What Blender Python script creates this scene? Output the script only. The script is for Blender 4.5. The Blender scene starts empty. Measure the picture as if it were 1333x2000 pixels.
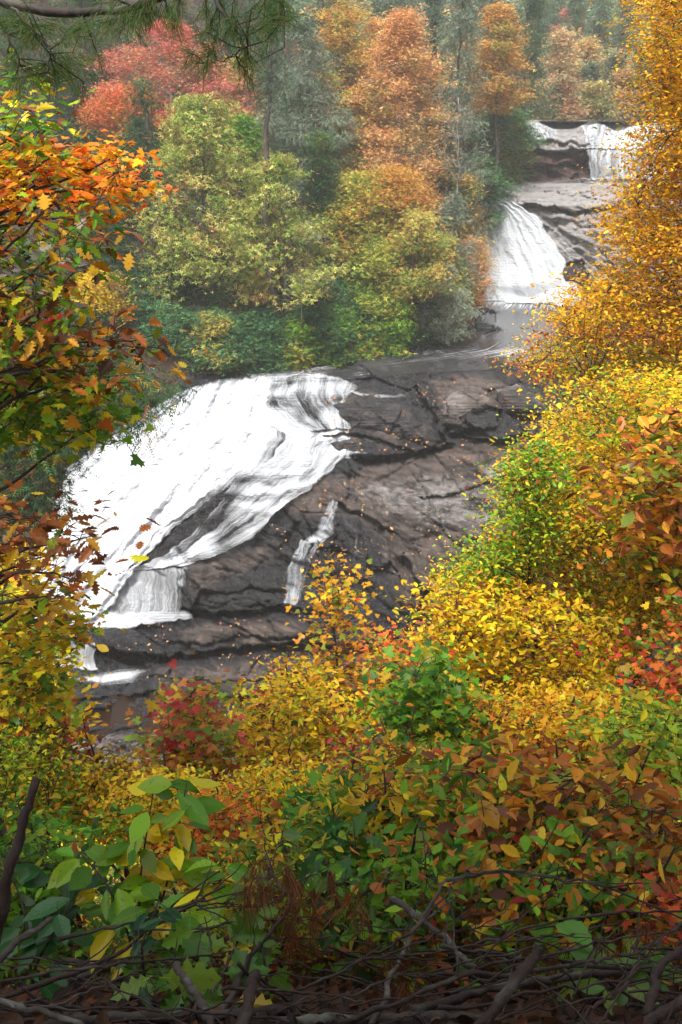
import bpy, math, random
import numpy as np
from mathutils import geometry as mgeo, Vector
R = math.radians
D = bpy.data
# ------------------------------------------------------------ camera, sky, sun, exposure
sc = bpy.context.scene
PITCH = R(22.2); F = 1963.0; CX, CY = 666.5, 1000.0
cam_d = D.cameras.new('camera'); cam = D.objects.new('camera', cam_d)
sc.collection.objects.link(cam); sc.camera = cam
cam_d.sensor_fit = 'VERTICAL'; cam_d.sensor_height = 36; cam_d.lens = 36 * F / 2000
cam_d.clip_start = 0.05; cam_d.clip_end = 3000
cam.location = (0, 0, 0); cam.rotation_euler = (math.pi / 2 - PITCH, 0, 0)
SUN_EL, SUN_AZ = R(62), R(200)          # behind and a little to the left of the camera, veiled by cloud
w = D.worlds.new('World'); sc.world = w; w.use_nodes = True
wn = w.node_tree; bg = wn.nodes['Background']
sky = wn.nodes.new('ShaderNodeTexSky'); sky.sky_type = 'NISHITA'; sky.sun_disc = False
sky.sun_elevation = SUN_EL; sky.sun_rotation = SUN_AZ; sky.dust_density = 4; sky.air_density = 1
hs = wn.nodes.new('ShaderNodeHueSaturation'); hs.inputs['Saturation'].default_value = 0.18
wn.links.new(sky.outputs[0], hs.inputs['Color']); wn.links.new(hs.outputs[0], bg.inputs['Color'])
bg.inputs['Strength'].default_value = 0.13
sl = D.lights.new('sun', 'SUN'); sl.energy = 2.8; sl.angle = R(14); sl.color = (1.0, 0.96, 0.9)
so = D.objects.new('sun', sl); sc.collection.objects.link(so)
so.rotation_euler = (math.pi / 2 - SUN_EL, 0, math.pi - SUN_AZ)
sc.view_settings.view_transform = 'Standard'; sc.view_settings.look = 'None'
sc.view_settings.gamma = 1; sc.view_settings.use_curve_mapping = False
sc.view_settings.exposure = 1.08
HAZE = .0008
cy = sc.cycles
cy.max_bounces = 6; cy.diffuse_bounces = 3; cy.glossy_bounces = 2; cy.transmission_bounces = 3
cy.transparent_max_bounces = 10; cy.volume_bounces = 2; cy.use_denoising = True
cy.sample_clamp_indirect = 4; cy.use_adaptive_sampling = True; cy.adaptive_threshold = 0.015

# ------------------------------------------------------------ helpers
def P(px, py, Y):
    """world point on the sight line of photograph pixel (px, py) at forward distance Y"""
    px = np.asarray(px, float); py = np.asarray(py, float); Y = np.asarray(Y, float)
    a = (px - CX) / F; b = (CY - py) / F
    dy = math.cos(PITCH) + b * math.sin(PITCH); dz = -math.sin(PITCH) + b * math.cos(PITCH)
    return np.stack(np.broadcast_arrays(a * Y / dy, Y, dz / dy * Y), -1)
def Yz(py, z):
    b = (CY - py) / F
    return z * (math.cos(PITCH) + b * math.sin(PITCH)) / (-math.sin(PITCH) + b * math.cos(PITCH))
def hsh(ix, iy, iz, s):
    h = (ix * 374761393 + iy * 668265263 + iz * 2147483647 + s * 1274126177) & 0xffffffff
    h = ((h ^ (h >> 13)) * 1274126177) & 0xffffffff
    return ((h ^ (h >> 16)) & 0xffffff) / float(0xffffff)
def noise(p, s=1.0, seed=0):
    """value noise 0..1 at points p (N,3), feature size 1/s"""
    q = np.asarray(p, float) * s; i = np.floor(q).astype(np.int64); f = q - i; f = f * f * (3 - 2 * f)
    out = 0
    for dx in (0, 1):
        for dy in (0, 1):
            for dz in (0, 1):
                wt = (f[..., 0] if dx else 1 - f[..., 0]) * (f[..., 1] if dy else 1 - f[..., 1]) * (f[..., 2] if dz else 1 - f[..., 2])
                out = out + wt * hsh(i[..., 0] + dx, i[..., 1] + dy, i[..., 2] + dz, seed)
    return out
def fbm(p, s=1.0, seed=0, o=4):
    t = 0; a = 1; n = 0
    for k in range(o):
        t = t + a * noise(p, s * 2 ** k, seed + k); n += a; a *= .5
    return t / n
def inpoly(x, y, poly):
    x = np.asarray(x, float); y = np.asarray(y, float); c = np.zeros(x.shape, bool); n = len(poly)
    for i in range(n):
        x1, y1 = poly[i]; x2, y2 = poly[i - 1]
        if y1 == y2: continue
        c ^= ((y1 > y) != (y2 > y)) & (x < (x2 - x1) * (y - y1) / (y2 - y1) + x1)
    return c
def dist_line(x, y, pts):
    """distance to polyline and signed side (positive = below, in picture terms)"""
    d = np.full(np.shape(x), 1e9); sg = np.zeros(np.shape(x))
    for (x1, y1), (x2, y2) in zip(pts[:-1], pts[1:]):
        vx, vy = x2 - x1, y2 - y1; L = vx * vx + vy * vy + 1e-9
        t = np.clip(((x - x1) * vx + (y - y1) * vy) / L, 0, 1)
        qx, qy = x - x1 - t * vx, y - y1 - t * vy; dd = np.hypot(qx, qy)
        s = np.sign((vx * qy - vy * qx) * (1 if vx >= 0 else -1)); m = dd < d
        d = np.where(m, dd, d); sg = np.where(m, s, sg)
    return d, sg
class MD:
    """mesh collector: vertices, faces of any size and one colour per face"""
    def __init__(s): s.v = []; s.l = []; s.n = []; s.c = []; s.k = 0
    def add(s, v, loops, sizes, col):
        v = np.asarray(v, np.float32); sizes = np.asarray(sizes, np.int32)
        s.v.append(v); s.l.append(np.asarray(loops, np.int64) + s.k); s.n.append(sizes)
        col = np.broadcast_to(np.asarray(col, np.float32), (len(sizes), 3)); s.c.append(col); s.k += len(v)
    def build(s, name, mat, parent=None, smooth=False):
        me = D.meshes.new(name)
        v = np.concatenate(s.v); l = np.concatenate(s.l).astype(np.int32); n = np.concatenate(s.n); c = np.concatenate(s.c)
        if parent is not None: v = v - np.array(parent.location, np.float32)
        me.vertices.add(len(v)); me.vertices.foreach_set('co', v.ravel())
        me.loops.add(len(l)); me.loops.foreach_set('vertex_index', l)
        me.polygons.add(len(n)); me.polygons.foreach_set('loop_start', np.concatenate([[0], np.cumsum(n)[:-1]]).astype(np.int32))
        me.update(calc_edges=True)
        at = me.attributes.new('Col', 'FLOAT_COLOR', 'FACE')
        at.data.foreach_set('color', np.concatenate([c, np.ones((len(c), 1), np.float32)], 1).astype(np.float32).ravel())
        if smooth: me.polygons.foreach_set('use_smooth', np.ones(len(n), bool))
        me.materials.append(mat)
        o = D.objects.new(name, me); sc.collection.objects.link(o)
        if parent is not None: o.parent = parent
        return o
def tag(o, label=None, cat=None, group=None, kind=None):
    if label: o['label'] = label
    if cat: o['category'] = cat
    if group: o['group'] = group
    if kind: o['kind'] = kind
    return o
def thing(name, label, cat, loc, group=None):
    o = D.objects.new(name, None); sc.collection.objects.link(o); o.location = [float(c) for c in loc]
    o.empty_display_size = .2
    return tag(o, label, cat, group)
def grid_mesh(name, V, keep, mat, attrs=None, uv=None, parent=None, smooth=True):
    """V (rows, cols, 3); keep (rows-1, cols-1) cells; attrs = per-vertex float / colour attributes"""
    nr, nc = V.shape[:2]; idx = np.arange(nr * nc).reshape(nr, nc)
    q = np.stack([idx[:-1, :-1], idx[1:, :-1], idx[1:, 1:], idx[:-1, 1:]], -1)[keep]
    used = np.unique(q); mp = np.full(nr * nc, -1); mp[used] = np.arange(len(used)); l = mp[q].ravel().astype(np.int32)
    me = D.meshes.new(name); v = V.reshape(-1, 3)[used].astype(np.float32)
    if parent is not None: v = v - np.array(parent.location, np.float32)
    me.vertices.add(len(v)); me.vertices.foreach_set('co', v.ravel())
    me.loops.add(len(l)); me.loops.foreach_set('vertex_index', l)
    me.polygons.add(len(q)); me.polygons.foreach_set('loop_start', (np.arange(len(q)) * 4).astype(np.int32))
    me.update(calc_edges=True)
    for k, a in (attrs or {}).items():
        a = a.reshape(nr * nc, -1)[used].astype(np.float32)
        if a.shape[1] == 1: me.attributes.new(k, 'FLOAT', 'POINT').data.foreach_set('value', a.ravel())
        else: me.attributes.new(k, 'FLOAT_COLOR', 'POINT').data.foreach_set('color', np.concatenate([a, np.ones((len(a), 1), np.float32)], 1).ravel())
    if uv is not None:
        ul = me.uv_layers.new(name='UVMap'); ul.data.foreach_set('uv', uv.reshape(-1, 2)[q.ravel()].astype(np.float32).ravel())
    if smooth: me.polygons.foreach_set('use_smooth', np.ones(len(q), bool))
    me.materials.append(mat); o = D.objects.new(name, me); sc.collection.objects.link(o)
    if parent is not None: o.parent = parent
    return o

# ------------------------------------------------------------ materials
class NT:
    def __init__(s, name):
        s.m = D.materials.new(name); s.m.use_nodes = True; s.t = s.m.node_tree; s.b = s.t.nodes['Principled BSDF']; s.o = s.t.nodes['Material Output']
    def n(s, typ, **kw):
        x = s.t.nodes.new('ShaderNode' + typ)
        for k, v in kw.items():
            if k.startswith('_'): x.inputs[k[1:].replace('_', ' ')].default_value = v
            else: setattr(x, k, v)
        return x
    def l(s, a, b): s.t.links.new(a, b)
    def noise(s, vec, scale, detail=5, rough=.6, dist=0):
        x = s.n('TexNoise'); x.inputs['Scale'].default_value = scale; x.inputs['Detail'].default_value = detail
        x.inputs['Roughness'].default_value = rough; x.inputs['Distortion'].default_value = dist
        if vec is not None: s.l(vec, x.inputs['Vector'])
        return x.outputs['Fac']
    def mapr(s, v, a, b, c=0., d=1.):
        x = s.n('MapRange'); x.inputs[1].default_value = a; x.inputs[2].default_value = b; x.inputs[3].default_value = c; x.inputs[4].default_value = d
        s.l(v, x.inputs[0]); return x.outputs[0]
    def mix(s, f, a, b, mode='MIX'):
        x = s.n('Mix', data_type='RGBA', blend_type=mode)
        for sock, v in ((0, f), (6, a), (7, b)):
            if hasattr(v, 'node'): s.l(v, x.inputs[sock])
            else: x.inputs[sock].default_value = v if sock == 0 else (*v, 1)
        return x.outputs[2]
    def math(s, op, a, b=None):
        x = s.n('Math', operation=op)
        for i, v in enumerate((a, b)):
            if v is None: continue
            if hasattr(v, 'node'): s.l(v, x.inputs[i])
            else: x.inputs[i].default_value = v
        return x.outputs[0]
    def attr(s, name, out='Fac'):
        return s.n('Attribute', attribute_name=name).outputs[out]
    def pos(s): return s.n('NewGeometry').outputs['Position']
    def vmul(s, vec, v):
        x = s.n('VectorMath', operation='MULTIPLY'); s.l(vec, x.inputs[0]); x.inputs[1].default_value = v; return x.outputs[0]
    def bump(s, h, strength, dist):
        x = s.n('Bump'); x.inputs['Strength'].default_value = strength; x.inputs['Distance'].default_value = dist
        s.l(h, x.inputs['Height']); s.l(x.outputs[0], s.b.inputs['Normal']); return x

def leaf_material(name, trans=.3, rough=.42, spots=True, spec=.5):
    k = NT(name); col = k.attr('Col', 'Color')
    if spots:
        f = k.mapr(k.noise(k.pos(), 55, 2), .62, .72, 0, .6)
        col = k.mix(f, col, (.10, .04, .012))
    k.l(col, k.b.inputs['Base Color']); k.b.inputs['Roughness'].default_value = rough
    k.b.inputs['Specular IOR Level'].default_value = spec
    tr = k.n('BsdfTranslucent'); k.l(col, tr.inputs[0]); mx = k.n('MixShader'); mx.inputs[0].default_value = trans
    k.l(k.b.outputs[0], mx.inputs[1]); k.l(tr.outputs[0], mx.inputs[2]); k.l(mx.outputs[0], k.o.inputs[0]); return k.m
M_near = leaf_material('leaf_near', .4, .42, True, .3); M_far = leaf_material('leaf_far', .25, .6, False, .25)
M_wet = leaf_material('leaf_wet', .3, .3, True, .4)
def bark_material(name, dark, light, sc_=14, amt=.5):
    k = NT(name); p = k.pos(); st = k.vmul(p, (1, 1, .35))
    n1 = k.noise(st, sc_, 6, .7); n2 = k.noise(p, sc_ * .35, 3)
    c = k.mix(k.mapr(n1, .35, .65), dark, tuple(min(1, d * 2.2) for d in dark))
    c = k.mix(k.mapr(n2, .52, .62, 0, amt), c, light)
    k.l(c, k.b.inputs['Base Color']); k.b.inputs['Roughness'].default_value = .75; k.bump(n1, .6, .02); return k.m
M_bark = bark_material('bark', (.028, .02, .016), (.16, .16, .13), 14, .45)
M_barkgrey = bark_material('bark_grey', (.11, .10, .085), (.32, .33, .28), 10, .7)
M_barkfar = bark_material('bark_far', (.045, .032, .026), (.17, .17, .14), 4, .5)
M_twig = bark_material('twig_bark', (.022, .013, .010), (.09, .09, .075), 40, .3)
M_slashpale = bark_material('slash_bark_pale', (.035, .028, .023), (.22, .23, .20), 30, .55)
M_slash = bark_material('slash_bark', (.018, .009, .007), (.13, .13, .11), 22, .35)

# rock: dark wet, brown, pale dry; zones come as attributes, the rest is procedural
k = NT('rock'); p = k.pos()
rot = k.n('Mapping'); k.l(p, rot.inputs[0]); rot.inputs['Rotation'].default_value = (0, R(28), R(18)); rot.inputs['Scale'].default_value = (.35, 1, 2.2)
strat = k.noise(rot.outputs[0], .9, 9, .68, .6); fine = k.noise(p, 2.6, 11, .78); big = k.noise(p, .22, 4, .6, 1.0); grain = k.noise(p, 14, 4, .7)
wet = k.mix(k.mapr(fine, .38, .66), (.008, .008, .009), (.050, .048, .052))
brn = k.mix(k.mapr(strat, .38, .62), (.034, .027, .024), (.135, .104, .090))
brn = k.mix(k.mapr(fine, .58, .75, 0, .6), brn, (.22, .18, .15))
pal = k.mix(k.mapr(fine, .35, .7), (.20, .185, .18), (.46, .43, .42))
pal = k.mix(k.mapr(strat, .36, .5, .6, 0), pal, (.08, .075, .075))
def zone(name, lo=.3, hi=.7, seed=0):
    a = k.attr(name); s_ = k.math('ADD', a, k.mapr(k.math('ADD', big, k.math('MULTIPLY', strat, .8)), .5, 1.3, -.45, .45)); return k.mapr(s_, lo, hi)
c = k.mix(zone('brown'), wet, brn); c = k.mix(zone('pale'), c, pal)
rusty = k.mapr(k.attr('rust'), .1, 1, 0, .4); c = k.mix(rusty, c, k.mix(strat, (.05, .018, .012), (.20, .075, .04)))
lich = k.math('MULTIPLY', k.mapr(k.noise(p, 3.5, 6, .8), .56, .62), k.attr('lichen')); c = k.mix(lich, c, (.38, .39, .36))
crk = k.n('TexVoronoi', feature='DISTANCE_TO_EDGE'); k.l(rot.outputs[0], crk.inputs['Vector']); crk.inputs['Scale'].default_value = .3
crl = k.math('MULTIPLY', k.mapr(crk.outputs['Distance'], 0, .012, .7, 0), k.mapr(big, .45, .6)); c = k.mix(crl, c, (.012, .011, .011))
k.l(c, k.b.inputs['Base Color']); k.b.inputs['Specular IOR Level'].default_value = .42
k.l(k.mapr(k.math('ADD', k.attr('brown'), k.math('ADD', k.attr('pale'), k.mapr(fine, .3, .7, -.2, .2))), 0, 1, .26, .62), k.b.inputs['Roughness'])
h = k.math('ADD', k.math('MULTIPLY', strat, 1.2), k.math('ADD', k.math('MULTIPLY', fine, .55), k.math('MULTIPLY', grain, .22)))
h = k.math('SUBTRACT', h, k.math('MULTIPLY', crl, .2)); k.bump(h, 1.0, .34); M_rock = k.m

def water_material(name, kind):
    k = NT(name); uv = k.n('UVMap').outputs[0]
    # long soft strands run along v; u and v are metres
    a = k.noise(k.vmul(uv, (4.6, .11, 1)), 1, 5, .6, .12); b = k.noise(k.vmul(uv, (15, .35, 1)), 1, 4, .6); g = k.noise(k.vmul(uv, (.6, .25, 1)), 1, 3)
    cov = k.attr('cov')
    if kind == 'fall':
        s_ = k.math('ADD', k.math('MULTIPLY', a, 1.35), k.math('ADD', k.math('MULTIPLY', b, .5), k.math('MULTIPLY', g, .45)))  # ~.95 mean
        t = k.math('SUBTRACT', k.math('ADD', s_, k.math('MULTIPLY', cov, 1.35)), 1.53)
        al = k.mapr(t, -.2, .85); k.b.inputs['Base Color'].default_value = (.51, .53, .56, 1); k.b.inputs['Roughness'].default_value = .55
        k.b.inputs['Specular IOR Level'].default_value = .2
        tb = k.n('BsdfTransparent'); mx = k.n('MixShader'); k.l(al, mx.inputs[0]); k.l(tb.outputs[0], mx.inputs[1]); k.l(k.b.outputs[0], mx.inputs[2])
        k.l(mx.outputs[0], k.o.inputs[0]); k.bump(k.math('ADD', a, k.math('MULTIPLY', b, .35)), .4, .16)
    else:
        s_ = k.math('ADD', k.math('MULTIPLY', a, 1.0), k.math('MULTIPLY', b, .35))
        t = k.math('SUBTRACT', k.math('ADD', s_, cov), 1.05); f = k.mapr(t, -.02, .35)
        deep = {'river': (.035, .034, .036), 'pool': (.020, .010, .005)}[kind]
        k.l(k.mix(f, deep, (.85, .87, .89)), k.b.inputs['Base Color']); k.l(k.mapr(f, 0, 1, .14, .6), k.b.inputs['Roughness'])
        k.bump(k.math('ADD', a, k.math('MULTIPLY', k.noise(k.pos(), 3, 3), .25)), .35 if kind == 'river' else .05, .12)
        if kind == 'pool': k.b.inputs['Specular IOR Level'].default_value = .12
    return k.m
M_fall = water_material('falling_water', 'fall'); M_river = water_material('river_water', 'river'); M_pool = water_material('pool_water', 'pool')
k = NT('ground'); p = k.pos(); a = k.noise(p, 5, 8, .75); b = k.noise(p, .5, 4)
c = k.mix(k.mapr(a, .35, .65), (.018, .011, .007), (.10, .050, .026)); c = k.mix(k.mapr(b, .5, .65, 0, .6), c, (.02, .028, .010))
k.l(c, k.b.inputs['Base Color']); k.b.inputs['Roughness'].default_value = .9; k.bump(a, .8, .08); M_ground = k.m

# ------------------------------------------------------------ river bed: control points in the picture with their distance (1/Y is linear over flat facets)
CP = [  # px, py, Y
 (-200,215,125),(900,215,125),(1040,215,125),(1160,215,125),(1500,215,125),
 (900,232,114),(1040,234,112),(1160,236,112),(1300,236,112),(1500,236,112),
 (900,262,111),(1040,275,110),(1100,272,109.5),(1150,262,109.5),(1300,262,110.5),(1500,262,110.5),
 (900,292,110),(1000,292,108),(1145,290,107.6),(1240,291,107.4),(1500,291,107.4),
 (900,300,110),(1000,312,109.2),(1080,318,109.4),(1140,318,109),(1155,312,107.6),(1240,312,107.2),(1500,312,107.2),
 (900,345,109),(1000,349,109.2),(1080,350,109.2),(1145,350,107.8),(1240,350,107),(1500,350,107),
 (900,356,108),(1000,355,106.6),(1145,354,106.4),(1240,354,106.2),(1500,354,106.2),
 (900,372,104),(940,384,102),(985,386,100.6),(1060,400,99.2),(1130,402,99),(1200,400,98.8),(1500,400,98.8),
 (1060,408,99.2),(1130,410,99.3),(1200,408,99.2),(1500,408,99.2),
 (900,450,102),(960,450,101),(1040,450,99),(1100,450,98.4),(1200,450,98.3),(1500,450,98.3),
 (900,560,99.5),(960,560,98.6),(1040,555,97.6),(1110,552,97.6),(1200,556,97),(1500,556,97)]
for px in (860, 950, 1040, 1150, 1300, 1500): CP.append((px, 588, Yz(588, -17.9)))
for px in (700, 860, 950, 1100, 1300, 1500): CP.append((px, 640, Yz(640, -18.0)))
for px in (560, 800, 950, 1100, 1300, 1500): CP.append((px, 690, Yz(690, -18.1)))
CP += [(-200,735,75),(100,735,74),(380,742,69.5),(500,733,70.3),(600,726,71.3),(700,726,71),(850,722,71.3),(1000,722,71.2),(1100,725,71),(1300,725,71),(1500,725,71),
 (-200,900,64),(0,900,64),(160,868,65),(300,815,67),(420,800,68),(520,790,67.6),(600,770,69),(660,745,70.2),(760,762,69.2),(820,755,69.4),
 (560,805,67),(640,800,67.6),(690,830,66.6),(600,838,66),(800,800,67.5),(860,855,65.6),(980,760,69),(1080,780,68),(1300,780,66),(1500,780,64),
 (1000,860,64.6),(900,880,64.2),(800,892,64.4),(690,892,64.8),(560,905,63.8),(420,930,62.8),(250,950,62.6),(100,980,62),(-200,980,62),
 (640,935,63),(740,960,61.6),(860,940,62),(980,930,61.8),(1100,900,62),(1300,900,60),(1500,900,58),
 (430,955,61.6),(380,1010,60.8),(300,1070,59.8),(240,1112,59.2),(140,1100,59.6),(0,1100,60),(-200,1100,60),(560,990,61),(500,1058,59.8),(370,1102,58.8),
 (650,1000,60.6),(740,1025,59.3),(860,1030,58.2),(940,1040,57.6),(1100,1030,57),(1500,1030,54),
 (620,1060,59.4),(720,1080,58),(800,1095,57.6),(830,1140,55.6),(960,1120,55.4),(1100,1130,54.5),(1500,1130,50),
 (360,1115,58.4),(360,1180,58.2),(560,1190,57.7),(250,1205,57.7),(140,1200,58),(0,1200,58),(-200,1200,58),(700,1195,56),
 (-200,1228,56.9),(90,1250,56.2),(200,1228,57),(400,1208,57),(560,1200,56.8),(700,1215,55.6),(850,1200,54.2),(1100,1230,52),(1500,1230,48),
 (90,1300,56.1),(200,1255,56.1),(200,1300,56),(300,1290,55.8),(400,1272,56),(540,1262,56),(640,1262,55.6),(800,1275,54),(-200,1300,56),(1100,1290,52),(1500,1290,48)]
for px in (-200, 0, 150, 330, 480, 640, 800, 1000, 1300, 1500): CP.append((px, 1345, Yz(1345, -33.0)))
for px in (-200, 0, 100): CP.append((px, 1400, Yz(1400, -33.1)))
CP += [(155,1372,Yz(1372,-33.2)),(250,1362,Yz(1362,-33.2)),(480,1362,Yz(1362,-33.2)),(250,1410,50.0),(350,1410,50.0),(160,1436,Yz(1436,-33.2)),(250,1446,Yz(1446,-33.2)),(420,1440,Yz(1440,-33.2)),(500,1395,Yz(1395,-33.1)),
 (700,1400,Yz(1400,-32.5)),(1000,1400,48),(1500,1400,42)]
for px in (-200, 0, 150, 300, 450, 650, 900, 1200, 1500): CP += [(px, 1475, Yz(1475, -32.6)), (px, 1560, Yz(1560, -33.3)), (px, 1600, 40.5)]
ST = 3
gx = np.arange(-180, 1490, ST); gy = np.arange(234, 1590, ST); GX, GY = np.meshgrid(gx, gy)
tri = mgeo.delaunay_2d_cdt([Vector((a, b)) for a, b, _ in CP], [], [], 0, 1e-6)
tv = np.array([v[:] for v in tri[0]]); orig = [o[0] for o in tri[3]]; tI = np.array([1 / CP[o][2] for o in orig])
IV = np.full(GX.shape, 1 / 60.)
for t in tri[2]:
    A, B, C = tv[t[0]], tv[t[1]], tv[t[2]]
    i0, i1 = np.searchsorted(gx, min(A[0], B[0], C[0])), np.searchsorted(gx, max(A[0], B[0], C[0]) + 1)
    j0, j1 = np.searchsorted(gy, min(A[1], B[1], C[1])), np.searchsorted(gy, max(A[1], B[1], C[1]) + 1)
    if i1 <= i0 or j1 <= j0: continue
    X = GX[j0:j1, i0:i1]; Y = GY[j0:j1, i0:i1]; den = (B[1] - C[1]) * (A[0] - C[0]) + (C[0] - B[0]) * (A[1] - C[1])
    if abs(den) < 1e-9: continue
    l1 = ((B[1] - C[1]) * (X - C[0]) + (C[0] - B[0]) * (Y - C[1])) / den; l2 = ((C[1] - A[1]) * (X - C[0]) + (A[0] - C[0]) * (Y - C[1])) / den; l3 = 1 - l1 - l2
    m = (l1 >= -1e-6) & (l2 >= -1e-6) & (l3 >= -1e-6)
    IV[j0:j1, i0:i1][m] = (l1 * tI[t[0]] + l2 * tI[t[1]] + l3 * tI[t[2]])[m]
def blur(a, n):
    for _ in range(n):
        b = np.pad(a, 1, mode='edge'); a = (b[:-2, 1:-1] + b[2:, 1:-1] + b[1:-1, :-2] + b[1:-1, 2:] + 2 * a) / 6
    return a
IV = np.where(GY < 420, blur(IV, 1), blur(IV, 6)); GYD = 1 / IV; base = P(GX, GY, GYD)
def fsurf(px, py, lift=0.):
    """distance of the bed under picture point; lift moves towards the viewer"""
    fx = np.clip((np.asarray(px, float) - gx[0]) / ST, 0, len(gx) - 1.001); fy = np.clip((np.asarray(py, float) - gy[0]) / ST, 0, len(gy) - 1.001)
    i = fx.astype(int); j = fy.astype(int); a = fx - i; b = fy - j
    return (GYD[j, i] * (1 - a) * (1 - b) + GYD[j, i + 1] * a * (1 - b) + GYD[j + 1, i] * (1 - a) * b + GYD[j + 1, i + 1] * a * b) - lift
SMOOTH_YD = GYD.copy()
# rock relief: tilted strata, broken blocks, ledges with undercuts
wgt = np.clip((GY - 233) / 30, .25, 1) * np.where((GY > 590) & (GY < 705) & (GX > 860), .15, 1)
q = base @ np.array([[math.cos(.3), 0, .35], [0, 1, 0], [-.3, 0, 1.0]])
wob = fbm(base, .25, 3, 4)
stc = q[..., 2] * .8 + q[..., 0] * .16 + wob * 3.2; saw = stc - np.floor(stc)
saw = np.where(saw < .8, saw / .8, (1 - saw) / .2)
UW = [[(352,762),(392,735),(700,735),(700,842),(690,895),(560,992),(490,1065),(375,1106),(366,1222),(-60,1222),(-60,1150),(110,915),(210,835)],[(60,1245),(195,1245),(200,1312),(30,1312)],
      [(925,375),(1000,392),(1060,434),(1112,548),(1170,606),(915,600)],[(1150,230),(1340,230),(1340,352),(1146,352)]]
uw = blur(np.max([inpoly(GX, GY, p_).astype(float) for p_ in UW], 0), 30)
wgt = wgt * (1 - .72 * uw)
sw2 = stc * 3.3 + fbm(base, .6, 33, 3) * 2.2; sw2 = sw2 - np.floor(sw2); GYD = GYD - wgt * (sw2 * .17 + saw * .55 + (fbm(base, .28, 11, 3) - .5) * 1.8 + (fbm(q * np.array([.35, .7, 2.2]), .9, 21, 5) - .5) * .7)
def facets(p, size, seed, flatten=(1, 1, 1)):
    """broken-block relief: every random cell gets its own height and tilt, with sharp breaks between"""
    q_ = p / size * np.array(flatten) + (fbm(p, .5 / size, seed + 9, 3) - .5)[..., None] * .5; c0 = np.floor(q_).astype(np.int64); best = np.full(q_.shape[:-1], 1e9); sec = best.copy(); out = np.zeros(q_.shape[:-1])
    for dx in (-1, 0, 1):
        for dy in (-1, 0, 1):
            for dz in (-1, 0, 1):
                i, j, k_ = c0[..., 0] + dx, c0[..., 1] + dy, c0[..., 2] + dz
                rel = q_ - np.stack([i + hsh(i, j, k_, seed), j + hsh(i, j, k_, seed + 1), k_ + hsh(i, j, k_, seed + 2)], -1); dd = (rel ** 2).sum(-1)
                h_ = hsh(i, j, k_, seed + 3) - .5 + rel[..., 0] * (hsh(i, j, k_, seed + 4) - .5) * 1.6 + rel[..., 2] * (hsh(i, j, k_, seed + 5) - .5) * 1.6
                m = dd < best; sec = np.where(m, best, np.minimum(sec, dd)); out = np.where(m, h_, out); best = np.where(m, dd, best)
    return out + .35 * np.exp(-((np.sqrt(sec) - np.sqrt(best)) / .045) ** 2)
GYD = GYD + wgt * (facets(q, 4.2, 201, (1, .6, 1.9)) * .75 + facets(q, 1.5, 301, (.8, .6, 2.0)) * .2)
for ang, of, sd in ((.5, .13, 1), (-.35, .09, 2), (1.2, .07, 3)):     # long straight joints in the slab
    qq = (base[..., 0] * math.cos(ang) + (base[..., 1] + base[..., 2] * .6) * math.sin(ang)) * of + (fbm(base, .12, 70 + sd, 3) - .5) * .5
    fr = qq - np.floor(qq); on = noise(base, .13, 80 + sd) > .58; GYD = GYD + wgt * np.where(on, .35 * np.exp(-((fr - .5) / .006) ** 2) + .3 * (fr > .5) * np.exp(-(fr - .5) / .05), 0)
def ledge(pts, dep, fall, rise=0.0, rf=20):
    global GYD
    jx = (noise(np.stack([GX, GY, GX * 0], -1), .05, 5) - .5) * 12; jy = (noise(np.stack([GX, GY, GX * 0], -1), .06, 6) - .5) * 10
    d, s = dist_line(GX + jx, GY + jy, pts)
    GYD = GYD + np.where(s > 0, dep * np.exp(-(d / fall) ** 2), 0) - np.where(s <= 0, rise * np.exp(-d / rf), 0)
ledge([(365,1120),(395,1150),(380,1188)], .5, 14, .3); ledge([(370,1188),(420,1196),(500,1192),(548,1182),(620,1190)], 1.5, 11, .5)
ledge([(385,1150),(450,1158),(490,1148),(545,1155)], .7, 9, .3)
ledge([(180,1262),(260,1272),(330,1285),(400,1272),(470,1262),(560,1255),(650,1262),(760,1268)], 1.6, 13, .6, 30)
ledge([(330,1250),(400,1256),(470,1238),(540,1246),(620,1240)], .5, 7, .3)
ledge([(640,852),(700,848),(760,862),(806,880),(760,890),(700,888)], .9, 9, .5); ledge([(700,893),(760,898),(806,884),(868,872)], 1.2, 9, .6)
ledge([(840,792),(890,800),(930,838),(880,845)], .8, 9, .6); ledge([(820,760),(848,810),(870,866)], .9, 9, .4)
ledge([(925,800),(950,792),(978,800),(970,828),(930,838)], .9, 7, .6); ledge([(975,780),(1020,812),(1066,800)], .8, 8, .6)
ledge([(910,850),(960,862),(1000,852),(1060,850)], .8, 9, .5); ledge([(670,985),(700,1000),(745,1022)], .9, 12, .5)
ledge([(800,1100),(825,1150),(815,1200)], 1.6, 20, .3); ledge([(560,1000),(590,1040),(600,1060),(660,1070)], .5, 8, .2)
ledge([(600,846),(580,880),(572,900)], .6, 8); ledge([(430,955),(370,1012),(300,1070),(236,1115)], -.7, 30)
ledge([(985,292),(1060,296),(1148,292)], 1.1, 12, .3, 10); ledge([(1045,262),(1090,276),(1148,280)], .6, 6, .3, 8); ledge([(1042,276),(1150,270)], .3, 5)
ledge([(1000,318),(1140,322)], .7, 6); ledge([(960,356),(1080,353),(1190,352)], .5, 5)
ledge([(985,395),(1060,404),(1130,412),(1200,402)], 1.5, 7, .4, 12); ledge([(1060,372),(1120,380),(1200,374)], .5, 5)
ledge([(1085,430),(1150,440),(1200,436)], .5, 6); ledge([(1090,520),(1140,505),(1150,555)], 1.0, 14, .4); ledge([(1120,548),(1200,560)], .9, 7, .3)
ledge([(930,603),(970,610),(968,622)], .8, 6, .7, 8); ledge([(925,632),(968,640),(955,650)], .8, 6, .9, 8)
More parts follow.
